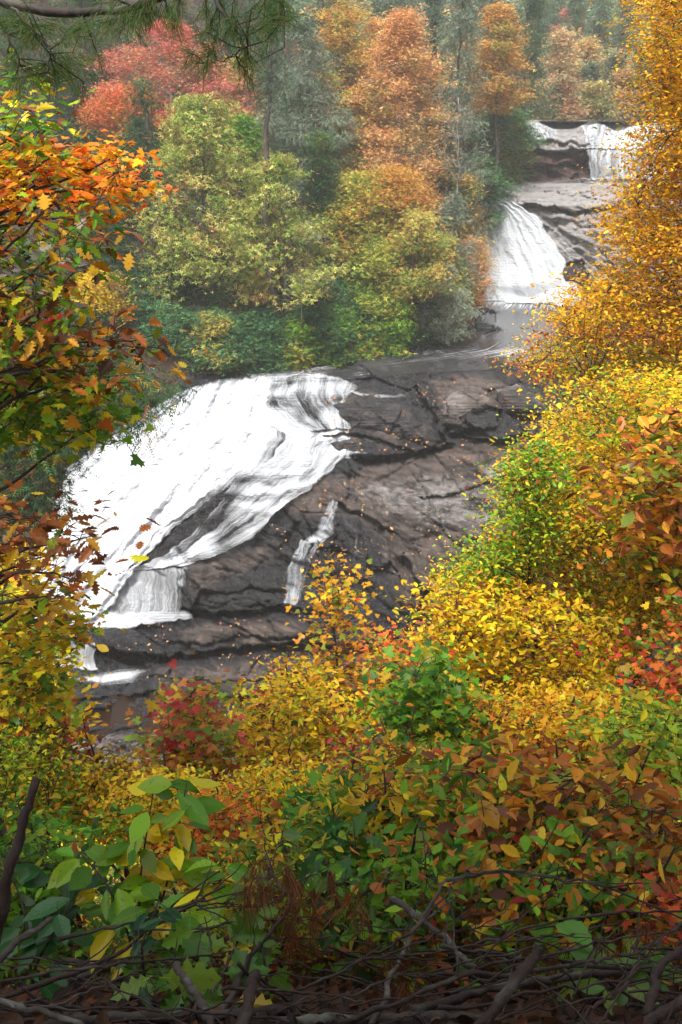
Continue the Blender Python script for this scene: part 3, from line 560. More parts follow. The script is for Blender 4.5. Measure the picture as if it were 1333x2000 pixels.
def plant(name, label, cat, trunk, ends, r, leaf, bark=None, nl=14, nsub=None, K=12, size=.06, pal=(), spread=.2, flat=.35, trad=(.1, .02), limb_r=.35, leafmat=None, group=None, twig_r=.004, sag=0., droop=.2,
          wid=None, up=.35, jit=.25, corr=.6, cscale=1.5, fs=.4, parts=('trunk', 'crown'), nofol=None, szj=.22):
    """trunk polyline (n,3), twig ends (m,3); everything else grows between them"""
    bark = bark or M_bark; leafmat = leafmat or M_near; trunk = np.asarray(trunk, float); ends = np.asarray(ends, float)
    root = thing(name, label, cat, trunk[0], group); tm = MD(); cm = MD()
    n = len(trunk); tt = np.linspace(0, 1, 18); src = np.linspace(0, 1, n); tp = np.stack([np.interp(tt, src, trunk[:, i]) for i in range(3)], 1)
    for _ in range(3): tp[1:-1] = (tp[:-2] + 2 * tp[1:-1] + tp[2:]) / 4
    L = np.linalg.norm(trunk[-1] - trunk[0]); tp[1:] += r.normal(0, .006 * L, (17, 3)); tr = trad[0] + (trad[1] - trad[0]) * tt ** .8; tr[0] *= 1.35
    tube(tm, tp, tr, 8); S = [tp]; SR = [tr]
    li = r.choice(len(ends), min(nl, len(ends)), replace=False)
    for e in ends[li]:
        zt = e[2] - limb_r * np.hypot(*(e[:2] - tp[8][:2])) - .03 * L; j = int(np.clip(np.argmin(np.abs(tp[:, 2] - zt) + .5 * np.linalg.norm(tp - e, axis=1)), 1, 16)); a = tp[j]; s_ = np.linspace(0, 1, 9)[:, None]
        ln = np.linalg.norm(e - a); m = (a + e) / 2 + np.array([0, 0, up * .3 * ln]) + r.normal(0, .07 * ln, 3); p = a * (1 - s_) ** 2 + 2 * m * s_ * (1 - s_) + e * s_ ** 2; p[1:-1] += r.normal(0, .012 * ln, (7, 3))
        rr = np.linspace(min(tr[j] * .7, .02 * ln + .006), max(twig_r, .003 * ln), 9); tube(tm, p, rr, 5); S.append(p); SR.append(rr)
    Sp = np.concatenate(S); Sr = np.concatenate(SR); ns = nsub if nsub is not None else max(4, len(ends) // 9); bi = r.choice(len(ends), min(ns, len(ends)), replace=False); ix = nearest(ends[bi], Sp, 1.0); S2 = [Sp]
    for e, j in zip(ends[bi], ix):
        a = Sp[j]; ln = np.linalg.norm(e - a); s_ = np.linspace(0, 1, 6)[:, None]; m = (a + e) / 2 + np.array([0, 0, up * .25 * ln]) + r.normal(0, .1 * ln, 3); p = a * (1 - s_) ** 2 + 2 * m * s_ * (1 - s_) + e * s_ ** 2
        tube(tm, p, np.linspace(min(Sr[j] * .7, .012 * ln + twig_r), twig_r, 6), 4); S2.append(p)
    Sp = np.concatenate(S2); ix = nearest(ends, Sp, .6); A = Sp[ix]; twigs(tm, A, ends, twig_r * 1.3, twig_r * .5, sag, r)
    tm.build(parts[0], bark, root)
    keep = np.ones(len(ends), bool) if nofol is None else ~nofol
    E = ends[keep]; A = A[keep]; N = len(E)
    if N and K:
        t = r.random((N, K)) ** .7; dirn = unit(E - A + r.normal(0, .02, E.shape)); bl = np.minimum(np.linalg.norm(E - A, axis=1), spread * 3)
        c = E[:, None, :] - dirn[:, None, :] * (bl[:, None] * (1 - t) * .9)[..., None] + r.normal(0, 1, (N, K, 3)) * np.array([spread, spread, spread * flat])
        c = c.reshape(-1, 3); az = r.random(N * K) * 2 * math.pi; base_d = np.repeat(dirn, K, 0) * fs
        d = base_d + np.stack([np.cos(az), np.sin(az), -droop + r.normal(0, .35, N * K)], 1); nn = unit(np.stack([r.normal(0, .45, N * K), r.normal(0, .45, N * K), np.ones(N * K)], 1))
        sz = size * np.exp(np.clip(r.normal(0, szj, N * K), -.7, .42)); cc = pick(pal, c, r, cscale, jit, corr); lst = leaf if isinstance(leaf, list) else [leaf]; kx = r.integers(0, len(lst), len(c))
        for q_, lf in enumerate(lst):
            m = kx == q_; put_leaves(cm, c[m], d[m], nn[m], sz[m], lf, cc[m], wid)
        cm.build(parts[1], leafmat, root)
    return root
def poly_ends(poly, Yr, n, r, gap=.42, gs=.028, edge=0):
    """twig ends filling a crown whose outline, seen from the camera, is poly, between two distances"""
    xs = [p[0] for p in poly]; ys = [p[1] for p in poly]; out = []; sd = int(r.integers(0, 9999))
    while sum(map(len, out)) < n:
        m = n * 3; x = r.uniform(min(xs), max(xs), m); y = r.uniform(min(ys), max(ys), m); t = r.random(m); q = np.stack([x, y, t * 150 + sd], -1)
        wob = 60 * (fbm(q, .025, 9, 3) - .5); k = inpoly(x + wob, y + wob, poly) & (fbm(q, gs, 5, 3) > gap - .0); out.append(np.stack([x, y, t], 1)[k])
    o = np.concatenate(out)[:n]; return P(o[:, 0], o[:, 1], Yr[0] + (Yr[1] - Yr[0]) * o[:, 2])

# palettes: pigment of the leaves
GOLD = [(5,(.74,.36,.015)),(3,(.78,.48,.02)),(2,(.62,.24,.015)),(1.3,(.25,.08,.02)),(1.2,(.30,.30,.02))]
GOLDG = [(5,(.78,.52,.015)),(4,(.74,.36,.015)),(3,(.30,.40,.02)),(1.5,(.14,.22,.02)),(1,(.28,.10,.02))]
YEL = [(5,(.78,.50,.015)),(2,(.68,.33,.015)),(2,(.42,.42,.02)),(1,(.16,.06,.02))]
YGRN = [(3,(.26,.40,.02)),(3,(.62,.52,.02)),(3,(.10,.22,.015)),(1,(.55,.25,.02))]
GRN = [(4,(.09,.24,.012)),(3,(.16,.34,.015)),(2,(.04,.13,.02)),(1,(.36,.34,.02))]
DGRN = [(4,(.022,.065,.022)),(3,(.04,.10,.03)),(1.5,(.07,.15,.04)),(.5,(.35,.26,.04))]
RHOD = [(4,(.045,.13,.05)),(3,(.08,.19,.07)),(2,(.15,.27,.08)),(.6,(.40,.30,.05))]
RHODY = [(3,(.13,.30,.03)),(3,(.24,.42,.03)),(2,(.06,.16,.04)),(1,(.42,.36,.05))]
ORG = [(4,(.62,.16,.015)),(3,(.66,.25,.015)),(2,(.50,.09,.02)),(1,(.28,.22,.02))]
RUST = [(3,(.42,.13,.02)),(3,(.62,.27,.02)),(2,(.16,.05,.018)),(2.5,(.18,.24,.02)),(1.5,(.68,.44,.03))]
RED = [(4,(.65,.09,.03)),(3,(.72,.20,.03)),(2,(.42,.04,.03)),(2,(.50,.32,.03)),(1.5,(.12,.24,.02))]
SALM = [(4,(.74,.37,.15)),(3,(.72,.29,.11)),(3,(.70,.46,.15)),(1,(.28,.24,.08))]
PINK = [(4,(.62,.17,.13)),(3,(.52,.10,.08)),(2,(.62,.26,.10)),(1,(.3,.22,.1))]
BRN = [(3,(.22,.065,.022)),(3,(.38,.13,.025)),(2,(.09,.035,.02)),(3,(.60,.34,.03)),(1.5,(.14,.24,.02))]
GREY = [(4,(.20,.25,.17)),(3,(.13,.18,.12)),(2,(.28,.32,.23)),(1,(.07,.12,.06))]
HEM = [(4,(.055,.10,.055)),(3,(.09,.15,.08)),(2,(.16,.21,.14)),(1,(.03,.06,.03))]
MIX = [(4,(.72,.44,.015)),(3,(.10,.21,.015)),(2,(.28,.34,.02)),(1.5,(.45,.12,.02)),(1.5,(.20,.07,.02)),(.7,(.5,.04,.03))]
MAGN = [(4,(.36,.40,.08)),(3,(.20,.30,.04)),(3,(.56,.46,.13)),(1,(.30,.13,.05))]
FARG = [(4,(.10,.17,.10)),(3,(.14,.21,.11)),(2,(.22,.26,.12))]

# ------------------------------------------------------------ far bank
def shape_r(kind, t):
    if kind == 'cone': return np.clip(1 - t, 0, 1) ** .75 * (.9 + .1 * t) + .03
    if kind == 'round': return np.sqrt(np.clip(1 - (2 * t - .9) ** 2 / 1.25, 0, 1))
    return 1.08 * np.clip(np.sin(np.pi * np.clip(t * .80 + .20, 0, 1)), 0, 1) ** .75
def bank_tree(name, label, cat, px, ytop, Y, wpx, kind='round', pal=ORG, ybot=None, leaf=L_CLUST, n=420, K=14, size=.3, group=None, seed=0, low=.15, bark=None, trad=None, spread=.5, lean=0, droop=.15, dens=.45, mat=None, wid=None, up=.35, flat=.4, sink=0, fs=.4, nl=16, K0=None):
    r = rng(seed + int(px) * 7 + int(ytop)); x = float(P(px, ytop, Y)[0])
    g = float(H(x, Y)) - .15 - sink; top = float(P(px, ytop, Y)[2]); h = max(top - g, 1.5)
    rad = wpx * (.5 if kind == 'cone' else .58) * Y / F; 
    if ybot is not None: low = max(.02, (float(P(px, ybot, Y)[2]) - g) / h)
    pts = []; sd = int(r.integers(0, 9999))
    while sum(map(len, pts)) < n:
        m = n * 3; t = r.random(m); a = r.random(m) * 2 * math.pi; rr = r.random(m) ** .42 * shape_r(kind, t) * rad
        lob = .42 + 1.0 * noise(np.stack([np.cos(a) * 2.6, np.sin(a) * 2.6, t * 7 + sd], -1), 1, 3); rr = rr * lob
        p = np.stack([x + rr * np.cos(a) + lean * t, Y + rr * np.sin(a), g + h * (low + (1 - low) * t) - (.10 * rr if kind != 'cone' else .28 * rr)], 1)
        k = fbm(p + sd, .55, 4, 3) > dens; pts.append(p[k])
    E = np.concatenate(pts)[:n]; tr = np.array([[x, Y, g], [x + r.normal(0, .02) * h, Y + r.normal(0, .02) * h, g + h * .5], [x + lean * .8, Y, top - .04 * h]])
    return plant(name, label, cat, tr, E, r, leaf, bark or M_barkfar, nl=nl, K=int(K * (2.7 if leaf is L_CLUST else 1.9)), size=size * (.56 if leaf is L_CLUST else .74), pal=pal, spread=spread * 1.15, flat=flat, trad=trad or (.016 * h + .04, .03), twig_r=.012, leafmat=mat or M_far, group=group, droop=droop, cscale=.35, corr=.55, wid=wid, up=up, fs=fs)
def conifer(label, px, ytop, Y, wpx, pal=HEM, seed=0, n=520, name='hemlock_tree', cat='hemlock', group=None, K=9, size=.62, ybot=None, low=.06):
    return bank_tree(name, label, cat, px, ytop, Y, wpx, 'cone', pal, leaf=L_SPRAY, n=n, K=K if K > 6 else K, size=size, seed=seed, droop=.55, dens=.40, spread=.38, flat=.3, up=.1, wid=.8, fs=1.2, group=group, low=low, ybot=ybot, nl=26)
B = bank_tree
B('maple_tree', 'tall red maple with pink-red crown and pale grey limbs, high at the upper left', 'maple tree', 325, 45, 92, 240, 'oval', PINK, 250, n=650, size=.26, bark=M_barkgrey, K=13)
B('maple_tree', 'smaller orange-red maple below and left of the pink-red maple', 'maple tree', 238, 165, 86, 130, 'round', [(4,(.62,.13,.05)),(3,(.64,.22,.04)),(1,(.4,.3,.05))], 290, n=380, size=.24)
B('magnolia_tree', 'broad yellow-green tree with drooping tan leaf clusters, rising out of the rhododendrons', 'tree', 395, 175, 76, 265, 'oval', MAGN, 570, n=900, leaf=L_CLUST, size=.33, K=9, droop=.7, spread=.42, dens=.5)
B('magnolia_tree', 'narrower yellow-green tree with tan drooping leaves, right of the broad one', 'tree', 545, 310, 74, 190, 'oval', MAGN, 575, n=520, size=.32, K=8, droop=.7, spread=.42, dens=.52)
conifer('large grey-green lichen-covered hemlock behind the yellow-green trees', 590, 40, 86, 300, GREY, 1, 1300, ybot=420)
B('birch_tree', 'yellow-orange tree at the top edge right of the grey hemlock', 'tree', 680, -20, 93, 130, 'oval', [(4,(.60,.36,.06)),(2,(.55,.26,.05)),(2,(.34,.34,.08))], 260, n=480, size=.25)
B('maple_tree', 'tall salmon-orange maple in the middle of the far bank', 'maple tree', 790, 25, 87, 160, 'oval', SALM, 390, n=950, size=.24, bark=M_barkgrey, dens=.42)
B('maple_tree', 'salmon maple just left of and behind the tall salmon-orange maple', 'maple tree', 735, 40, 95, 80, 'oval', SALM, 330, n=260, size=.24)
conifer('grey-green hemlock standing behind and right of the tall salmon maple', 905, -60, 94, 190, GREY, 2, 900)
conifer('hemlock with grey-green boughs between two salmon maples at the top edge', 850, -40, 98, 130, HEM, 3, 500)
B('maple_tree', 'yellow-orange maple left of the dark pine near the upper falls', 'maple tree', 975, 15, 101, 100, 'oval', [(4,(.62,.34,.08)),(2,(.60,.26,.06)),(2,(.34,.34,.08))], 215, n=520, size=.26)
conifer('dark green pine at the bend just left of the upper falls', 1048, -90, 117, 100, DGRN + [(3,(.08,.15,.07))], 4, 800, 'pine_tree', 'pine', size=.55)
conifer('slender green hemlock in front of the dark pine, over the crest of the falls', 1000, 20, 113, 80, HEM, 5, 420)
B('rhododendron_bush', 'rounded dark rhododendron overhanging the brown recess of the upper falls', 'rhododendron', 985, 205, 107, 120, 'round', RHOD + [(1,(.30,.28,.06))], 350, n=420, size=.34, K=12, low=.02, sink=1)
B('bare_tree', 'leafless pale grey tree with upswept branches right of the salmon maple', 'bare tree', 895, 170, 84, 80, 'oval', GREY, 330, n=320, K=1, size=.15, bark=M_barkgrey, trad=(.16, .03), nl=26)
B('lichen_shrub', 'pale grey lichen-draped shrub leaning over the river at the left of the pool', 'shrub', 875, 515, 79, 110, 'oval', [(4,(.34,.37,.28)),(3,(.24,.28,.19)),(1,(.12,.17,.09))], 655, leaf=L_SPRAY, n=420, K=9, size=.38, bark=M_barkgrey, spread=.3, low=.03, droop=.3)
B('lichen_shrub', 'taller grey-green shrub above the pale lichen-draped one', 'shrub', 885, 370, 84, 110, 'oval', GREY, 560, leaf=L_SPRAY, n=420, K=9, size=.45, bark=M_barkgrey, spread=.35, droop=.3)
B('maple_shrub', 'orange shrub hanging beside the top of the middle fall', 'shrub', 905, 385, 97, 62, 'oval', SALM + [(2,(.6,.14,.05))], 570, n=420, size=.22, low=.03)
B('maple_shrub', 'small salmon-orange shrub at the foot of the middle fall', 'shrub', 922, 470, 90, 60, 'oval', SALM, 590, n=260, size=.2, low=.03)
B('maple_tree', 'yellow-orange maple below the tall salmon maple', 'maple tree', 770, 330, 81, 140, 'round', [(4,(.60,.30,.05)),(2,(.62,.22,.05)),(3,(.30,.32,.05))], 500, n=520, size=.23)
B('birch_tree', 'small tree with yellow leaf tufts above the green mounds, left of the lichen shrubs', 'tree', 815, 420, 77, 110, 'oval', [(4,(.50,.42,.10)),(3,(.22,.30,.05)),(2,(.56,.30,.06))], 570, n=380, size=.24, K=9)
B('birch_tree', 'green and yellow tree between the tall salmon maple and the narrow tan-leaved tree', 'tree', 690, 340, 80, 150, 'round', [(3,(.16,.27,.04)),(3,(.40,.38,.06)),(2,(.56,.32,.05))], 530, n=620, size=.25)
B('maple_tree', 'red-tinged yellow maple right of the grey hemlock', 'maple tree', 665, 235, 88, 90, 'round', [(3,(.50,.38,.06)),(2,(.55,.12,.06)),(3,(.20,.28,.05))], 380, n=300, size=.24)
B('bare_shrub', 'leafless silvery shrub in front of the narrow tan-leaved tree', 'bare shrub', 605, 430, 72.8, 100, 'oval', GREY, 570, leaf=L_SPRAY, n=300, K=2, size=.25, bark=M_barkgrey, trad=(.06, .02), nl=26)
B('witch_hazel', 'bright yellow shrub behind the brown leaves at the left', 'shrub', 185, 530, 70, 90, 'round', YEL, 680, n=320, size=.2)
for a in [('dark hemlock filling the shade left of the red maple', 150, -80, 96, 220, DGRN, 11), ('dark hemlock at the far left edge', 30, -60, 90, 240, DGRN, 12), ('dark hemlock behind the broad yellow-green tree', 440, -80, 101, 200, HEM, 13),
          ('dark green hemlock with its trunk in the shade above the rhododendrons', 275, 230, 80, 150, DGRN, 14), ('tall hemlock behind the yellow-orange tree at the top edge', 640, -140, 106, 160, HEM, 15),
          ('grey-topped hemlock behind the salmon maples', 770, -120, 108, 170, HEM, 16), ('shadowy hemlock between the rhododendrons and the narrow tan-leaved tree', 625, 260, 79, 110, DGRN, 17), ('tall green hemlock at the top edge left of the dark pine', 960, -110, 112, 130, HEM, 18),
          ('tall hemlock right of the red maple, its top cut by the frame', 510, -120, 98, 150, HEM, 19), ('low dark hemlock at the left above the falls', 60, 480, 72, 200, DGRN, 20), ('dark hemlock over the head of the falls at the left', 180, 380, 75, 190, DGRN, 21)]:
    conifer(*a, n=620)
FILL = [('mid-green leafy tree between the broad tan-leaved tree and the narrow one', 470, 230, 82, 110, GRN + [(2,(.3,.34,.06))]), ('green tree filling the gap right of the narrow tan-leaved tree', 640, 400, 79, 100, GRN + [(3,(.35,.36,.06))]),
 ('olive-green tree under the tall salmon maple', 725, 400, 79.5, 110, [(3,(.22,.30,.05)),(2,(.46,.40,.07)),(1,(.5,.25,.06))]), ('golden tree left of the tall salmon maple, under the yellow-orange one', 690, 180, 90, 100, [(3,(.60,.42,.07)),(3,(.36,.38,.06)),(2,(.6,.28,.07))]),
 ('dull green tree right of the salmon maple behind the leafless pale tree', 855, 220, 93, 100, HEM + [(3,(.20,.26,.09))]), ('yellow-green small tree above the tiny round rhododendron', 740, 470, 77.5, 100, [(3,(.46,.44,.07)),(3,(.18,.28,.05))]),
 ('green and gold tree left of the lichen shrubs above the mounds', 850, 430, 82, 90, [(3,(.24,.32,.06)),(3,(.50,.40,.08)),(1,(.6,.28,.08))]), ('orange-tinged tree directly behind the taller grey-green shrub', 900, 330, 92, 80, [(3,(.55,.34,.10)),(3,(.24,.28,.08))]),
 ('green tree at the left under the red maples', 215, 300, 80, 120, GRN + [(2,(.4,.36,.06))]), ('amber tree between the red maple and the grey hemlock at the top', 480, 60, 98, 90, [(3,(.55,.34,.07)),(2,(.35,.32,.07))])]
for lb, px, yt, Y, wp, pal in FILL: B('deciduous_tree', lb, 'tree', px, yt, Y, wp, 'oval', pal, n=420, size=.27, low=.1, seed=77)
B('hemlock_tree', 'hemlock with a long bare dark trunk between the two tan-leaved trees', 'hemlock', 527, 60, 73.6, 90, 'cone', HEM, 240, leaf=L_SPRAY, n=220, K=6, size=.5, droop=.5, trad=(.34, .12))
B('hemlock_tree', 'hemlock with a bare brown trunk above the shaded rhododendrons at the left', 'hemlock', 277, 150, 77, 110, 'cone', DGRN, 400, leaf=L_SPRAY, n=260, K=6, size=.5, droop=.5, trad=(.28, .12))
for px, yt, Y, wp, pal, lb in [(250,580,73,120,RHOD,'rhododendron mound directly above the left end of the falls'),(335,610,71.5,120,RHOD,'dark rhododendron mound over the falls, left of the spotted one'),(420,615,71.5,120,RHOD + [(1.5,(.45,.36,.06))],'rhododendron mound spotted with yellow leaves'),
   (505,610,72.5,120,RHOD,'deep green rhododendron mound in the middle of the row'),(572,625,73.3,80,RHODY,'small bright green rhododendron dipping to the bank'),(630,545,75.5,130,RHOD,'tall dark rhododendron behind the bright small one'),
   (655,600,75,90,RHODY,'bright green rhododendron in the shade right of centre'),(715,610,75.8,80,DGRN,'darkest rhododendron, between two bright green ones'),(770,590,76.5,130,RHODY,'large bright yellow-green rhododendron near the right end of the bank'),
   (715,560,78,150,RHODY,'high rhododendron mound behind the bright yellow-green one'),(715,668,74.6,38,RHODY,'tiny round rhododendron at the leaf-strewn edge'),(300,530,76,150,DGRN,'upper dark rhododendron under the hemlock trunk'),(480,560,76,150,RHOD,'upper rhododendron under the broad yellow-green tree'),
   (830,590,79.5,80,DGRN,'dark rhododendron beside the pale lichen shrub'),(850,480,86,120,RHODY,'green rhododendron under the small tree with yellow tufts'),(925,300,100,130,RHOD,'dark rhododendron on the slope left of the upper falls'),(560,545,77,120,DGRN,'shaded rhododendron behind the middle of the row'),(205,690,67.5,130,DGRN,'dark rhododendron left of the head of the falls, behind the hemlock boughs'),(120,740,66,150,DGRN,'dark rhododendron farther left down the bank behind the hemlock boughs'),(45,810,63.5,150,RHOD,'leftmost rhododendron low on the bank at the left edge'),(150,640,71,170,RHOD,'upper rhododendron at the left above the hemlock boughs'),(20,700,68,180,DGRN,'dark rhododendron at the left edge behind the green maple')]:
    B('rhododendron_bush', lb, 'rhododendron', px, yt, Y, wp, 'round', pal, n=int(150 + wp * 2.4), K=13, size=.30, low=.03, spread=.36, droop=.1, seed=5, dens=.40, sink=.6, group='rhododendrons along the far bank', wid=.9, flat=.55)
# hill upstream, fading in the haze and by paler leaf colours
HAZED_PEACH = [(3,(.66,.42,.22)),(2,(.58,.42,.18)),(3,(.27,.31,.17))]  # desaturated so part of the haze sits in the leaf colour
up_ = [('maple_tree','hazy orange maple at the bend right of the dark pine','maple tree',1100,60,126,70,HAZED_PEACH),('maple_tree','hazy rust-red maple low beside the upper crest','maple tree',1105,155,120,60,[(3,(.5,.24,.13)),(2,(.55,.34,.16)),(3,(.2,.25,.13))]),
  ('maple_tree','hazy golden-orange maple in the gap behind the upper falls','maple tree',1150,70,140,75,[(3,(.66,.44,.16)),(2,(.6,.34,.14)),(2,(.28,.31,.15))]),('maple_tree','hazy peach maple right of the golden-orange one','maple tree',1195,90,135,80,HAZED_PEACH),
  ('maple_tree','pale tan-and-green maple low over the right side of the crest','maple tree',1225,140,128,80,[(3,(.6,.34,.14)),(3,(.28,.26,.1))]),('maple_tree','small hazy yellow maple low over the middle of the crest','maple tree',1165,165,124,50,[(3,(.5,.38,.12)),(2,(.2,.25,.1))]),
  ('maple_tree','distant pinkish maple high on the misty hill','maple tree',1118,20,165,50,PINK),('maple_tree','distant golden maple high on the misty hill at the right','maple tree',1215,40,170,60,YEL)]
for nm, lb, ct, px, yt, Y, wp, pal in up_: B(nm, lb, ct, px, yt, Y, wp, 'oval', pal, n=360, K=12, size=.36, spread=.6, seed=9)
for i, (px, yt, Y, wp, lb) in enumerate([(1130,-30,150,80,'misty green pine in the middle of the upstream hill'),(1180,-50,160,90,'misty pine right of the middle of the upstream hill'),(1235,-40,155,90,'misty pine at the right of the upstream hill'),(1090,-80,170,90,'misty pine rising behind the bend'),
    (1205,110,130,90,'grey-green hemlock low over the crest among the orange maples'),(1155,120,134,70,'dark hazy hemlock over the middle of the crest'),(1265,80,128,100,'hazy hemlock partly behind the golden right-hand tree'),(1300,0,150,110,'hazy pine behind the top of the golden right-hand tree'),
    (1060,-60,140,90,'tall hazy hemlock behind the dark pine'),(1150,-90,190,90,'farthest pale pine on the skyline of the hill'),(1230,-90,195,100,'farthest pale pine toward the right of the hill'),(1100,-110,200,90,'farthest pale pine toward the left of the hill'),(1330,90,120,120,'hemlock on the right bank above the upper falls')]):
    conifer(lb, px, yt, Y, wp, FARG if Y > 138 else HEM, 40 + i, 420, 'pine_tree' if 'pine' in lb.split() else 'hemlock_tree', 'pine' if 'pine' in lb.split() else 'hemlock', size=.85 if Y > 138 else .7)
# far-off wood and undergrowth nobody could count
def carpet(name, label, xr, yr, n, pal, size, leaf, seed, cond, hi=1.5, cat='undergrowth', mat=None, cs=.12):
    r = rng(seed); x = r.uniform(*xr, n); y = r.uniform(*yr, n); k = cond(x, y); x = x[k]; y = y[k]; nn = fbm(np.stack([x, y, x * 0], -1), .25, seed, 3)
    z = H(x, y) + np.abs(r.normal(0, 1, len(x))) * hi * nn; c = np.stack([x, y, z], 1); az = r.random(len(x)) * 6.283; m = MD()
    put_leaves(m, c, np.stack([np.cos(az), np.sin(az), r.normal(0, .3, len(x))], 1), unit(np.stack([r.normal(0, .4, len(x)), r.normal(0, .4, len(x)) - .3, np.ones(len(x))], 1)), size * np.exp(r.normal(0, .25, len(x))), leaf, pick(pal, c, r, cs, .3, .6))
    o = m.build(name, mat or M_far); tag(o, label, cat, kind='stuff'); return o
shx = lambda y: np.interp(y, sw[:, 1], sw[:, 0])
carpet('undergrowth', 'dark green undergrowth covering the slope of the far bank', (-75, 35), (56, 135), 90000, DGRN + HEM, .34, L_CLUST, 3, lambda x, y: (x < shx(y) - 2.6) & (x > shx(y) - 55), 1.6)
carpet('distant_forest', 'misty green and orange wood covering the far hillsides', (-120, 130), (112, 260), 110000, FARG + [(2,(.45,.28,.1)),(1,(.4,.15,.08))], .9, L_CLUST, 4, lambda x, y: ((x < shx(y) - 3) | (y > 140) | (x > np.interp(y, [112, 150], [50, 60]))), 5.0, 'forest', cs=.06)
# leaves shed on the rock and along the bank
r = rng(8); n = 5200; x = r.uniform(200, 1080, n); y = r.uniform(700, 1350, n); q = np.stack([x, y, x * 0], -1)
kk = (fbm(q, .022, 3, 3) > .52) & (inpoly(x, y, [(640,745),(860,740),(1060,760),(1060,860),(980,1040),(800,1150),(600,1200),(560,1330),(300,1350),(200,1330),(190,1240),(400,1200),(540,1190),(530,1000),(640,920),(700,890),(640,850)]))
kk &= r.random(n) < np.where(inpoly(x, y, [(640,760),(870,760),(870,900),(640,900)]), 1, .5); x = x[kk]; y = y[kk]; c = P(x, y, fsurf(x, y) - .5); az = r.random(len(x)) * 6.283; m = MD()
put_leaves(m, c, np.stack([np.cos(az), np.sin(az) * .7, np.sin(az) * .6], 1), np.tile([[0., -.65, .75]], (len(x), 1)), np.exp(r.normal(-2.0, .3, len(x))), L_DIA, pick([(3,(.55,.20,.06)),(3,(.5,.28,.08)),(2,(.25,.08,.03))], c, r, 1))
o = m.build('fallen_leaves', M_far); tag(o, 'small orange fallen leaves scattered over the wet rock', 'fallen leaves', kind='stuff')
r = rng(18); n = 26000; y = r.uniform(56, 98, n); x = shx(y) + r.normal(.2, 1.5, n); c = np.stack([x, y, np.maximum(H(x, y), -99) + .12], 1); c = c[x < shx(y) + 1.2]; m = MD(); az = r.random(len(c)) * 6.283
put_leaves(m, c, np.stack([np.cos(az), np.sin(az), az * 0], 1), unit(np.stack([r.normal(0, .3, len(c)), r.normal(0, .3, len(c)), np.ones(len(c))], 1)), np.exp(r.normal(-1.9, .3, len(c))), L_DIA, pick([(3,(.30,.10,.045)),(3,(.20,.06,.03)),(2,(.42,.18,.07))], c, r, 1))
o = m.build('leaf_litter', M_far); tag(o, 'reddish brown leaf litter along the edge of the far bank', 'leaf litter', kind='stuff')
# ------------------------------------------------------------ near slope: saplings, shrubs and the trees that frame the view
def near(name, label, cat, poly, Yr, n, root_px, leaf, pal, size, K=12, Yroot=None, spread=.14, seed=0, gap=.40, trunk_top=None, root=None, szm=None, group=None, bark=None, trad=None, stems=None, **kw):
    r = rng(seed + len(label) * 31 + int(poly[0][0])); E = poly_ends(poly, Yr, n, r, gap)
    kw.setdefault('corr', .4); kw.setdefault('szj', .34); pal = list(pal) + [(w_ * .07 * sum(p_[0] for p_ in pal) / 10, c_) for w_, c_ in MIX]
    Yc = Yroot or sum(Yr) / 2; xr = float(P(root_px, 1000, Yc)[0]); g = float(H(xr, Yc)) - .06
    zt = float(np.quantile(E[:, 2], .93)); top = np.array([np.quantile(E[:, 0], .5), sum(Yr) / 2, zt]) if trunk_top is None else P(*trunk_top)
    base_ = np.array([xr, Yc, g]) if root is None else np.array(root, float); m = (base_ + top) / 2 + np.array([(base_[0] - top[0]) * .15, 0, 0]); h = max(.5, np.linalg.norm(top - base_))
    tr = np.array([base_, m, top]); kw.setdefault('twig_r', .0025); kw.setdefault('limb_r', .5)
    return plant(name, label, cat, tr, E, r, leaf, bark or M_twig, K=K, size=size, pal=pal, spread=spread, trad=trad or (.008 * h + .006, .004), group=group, **kw)
N_ = near
# right-hand frame
N_('birch_tree', 'tall golden-leaved tree rising up the whole right edge beside the upper falls', 'tree', [(1280,-70),(1256,40),(1268,130),(1275,230),(1240,300),(1232,350),(1205,400),(1190,450),(1215,500),(1190,540),(1105,560),(1120,590),(1060,612),(1120,650),(1010,705),(1060,735),(1150,745),(1240,830),(1440,850),(1440,-70)],
   (13, 19), 3000, 1420, L_OVAL, GOLD, .056, K=25, spread=.26, seed=3, gap=.43, nl=34, trunk_top=(1370, -60, 16), trad=(.2, .03), twig_r=.004, szj=.3, corr=.5, cscale=.5)
N_('birch_tree', 'bushy yellow-green tree at the right edge in front of the bare rock', 'tree', [(1150,735),(1065,830),(1050,880),(1015,905),(985,960),(1010,1030),(940,1050),(965,1090),(880,1125),(905,1165),(990,1180),(1180,1240),(1440,1250),(1440,760),(1280,720)],
   (9.5, 13.5), 2500, 1330, L_OVAL, GOLDG, .05, K=24, spread=.2, seed=4, gap=.43, nl=30, trunk_top=(1250, 720, 11.5), trad=(.09, .02), corr=.55, cscale=.8)
N_('witch_hazel', 'fresh green and lime shrub along the left fringe of the yellow-green tree', 'shrub', [(1060,860),(1010,900),(980,970),(1000,1040),(930,1060),(880,1130),(960,1150),(1050,1060),(1090,960),(1100,880)], (9, 10), 330, 1120, L_OVAL, YGRN + GRN[:2], .05, K=14, spread=.16, seed=14)
N_('oak_sapling', 'rust-brown leaved sapling against the right edge within the yellow-green tree', 'sapling', [(1230,850),(1290,800),(1440,800),(1440,1130),(1250,1120),(1200,1010)], (7.5, 9.5), 220, 1400, L_SERR, RUST, .105, K=9, spread=.17, seed=5)
N_('maple_sapling', 'red-leaved maple sapling at the right edge', 'maple sapling', [(1250,1185),(1300,1170),(1440,1180),(1440,1400),(1270,1400),(1225,1290)], (6, 7.5), 130, 1390, L_MAPLE, RED, .05, K=9, spread=.13, seed=6)
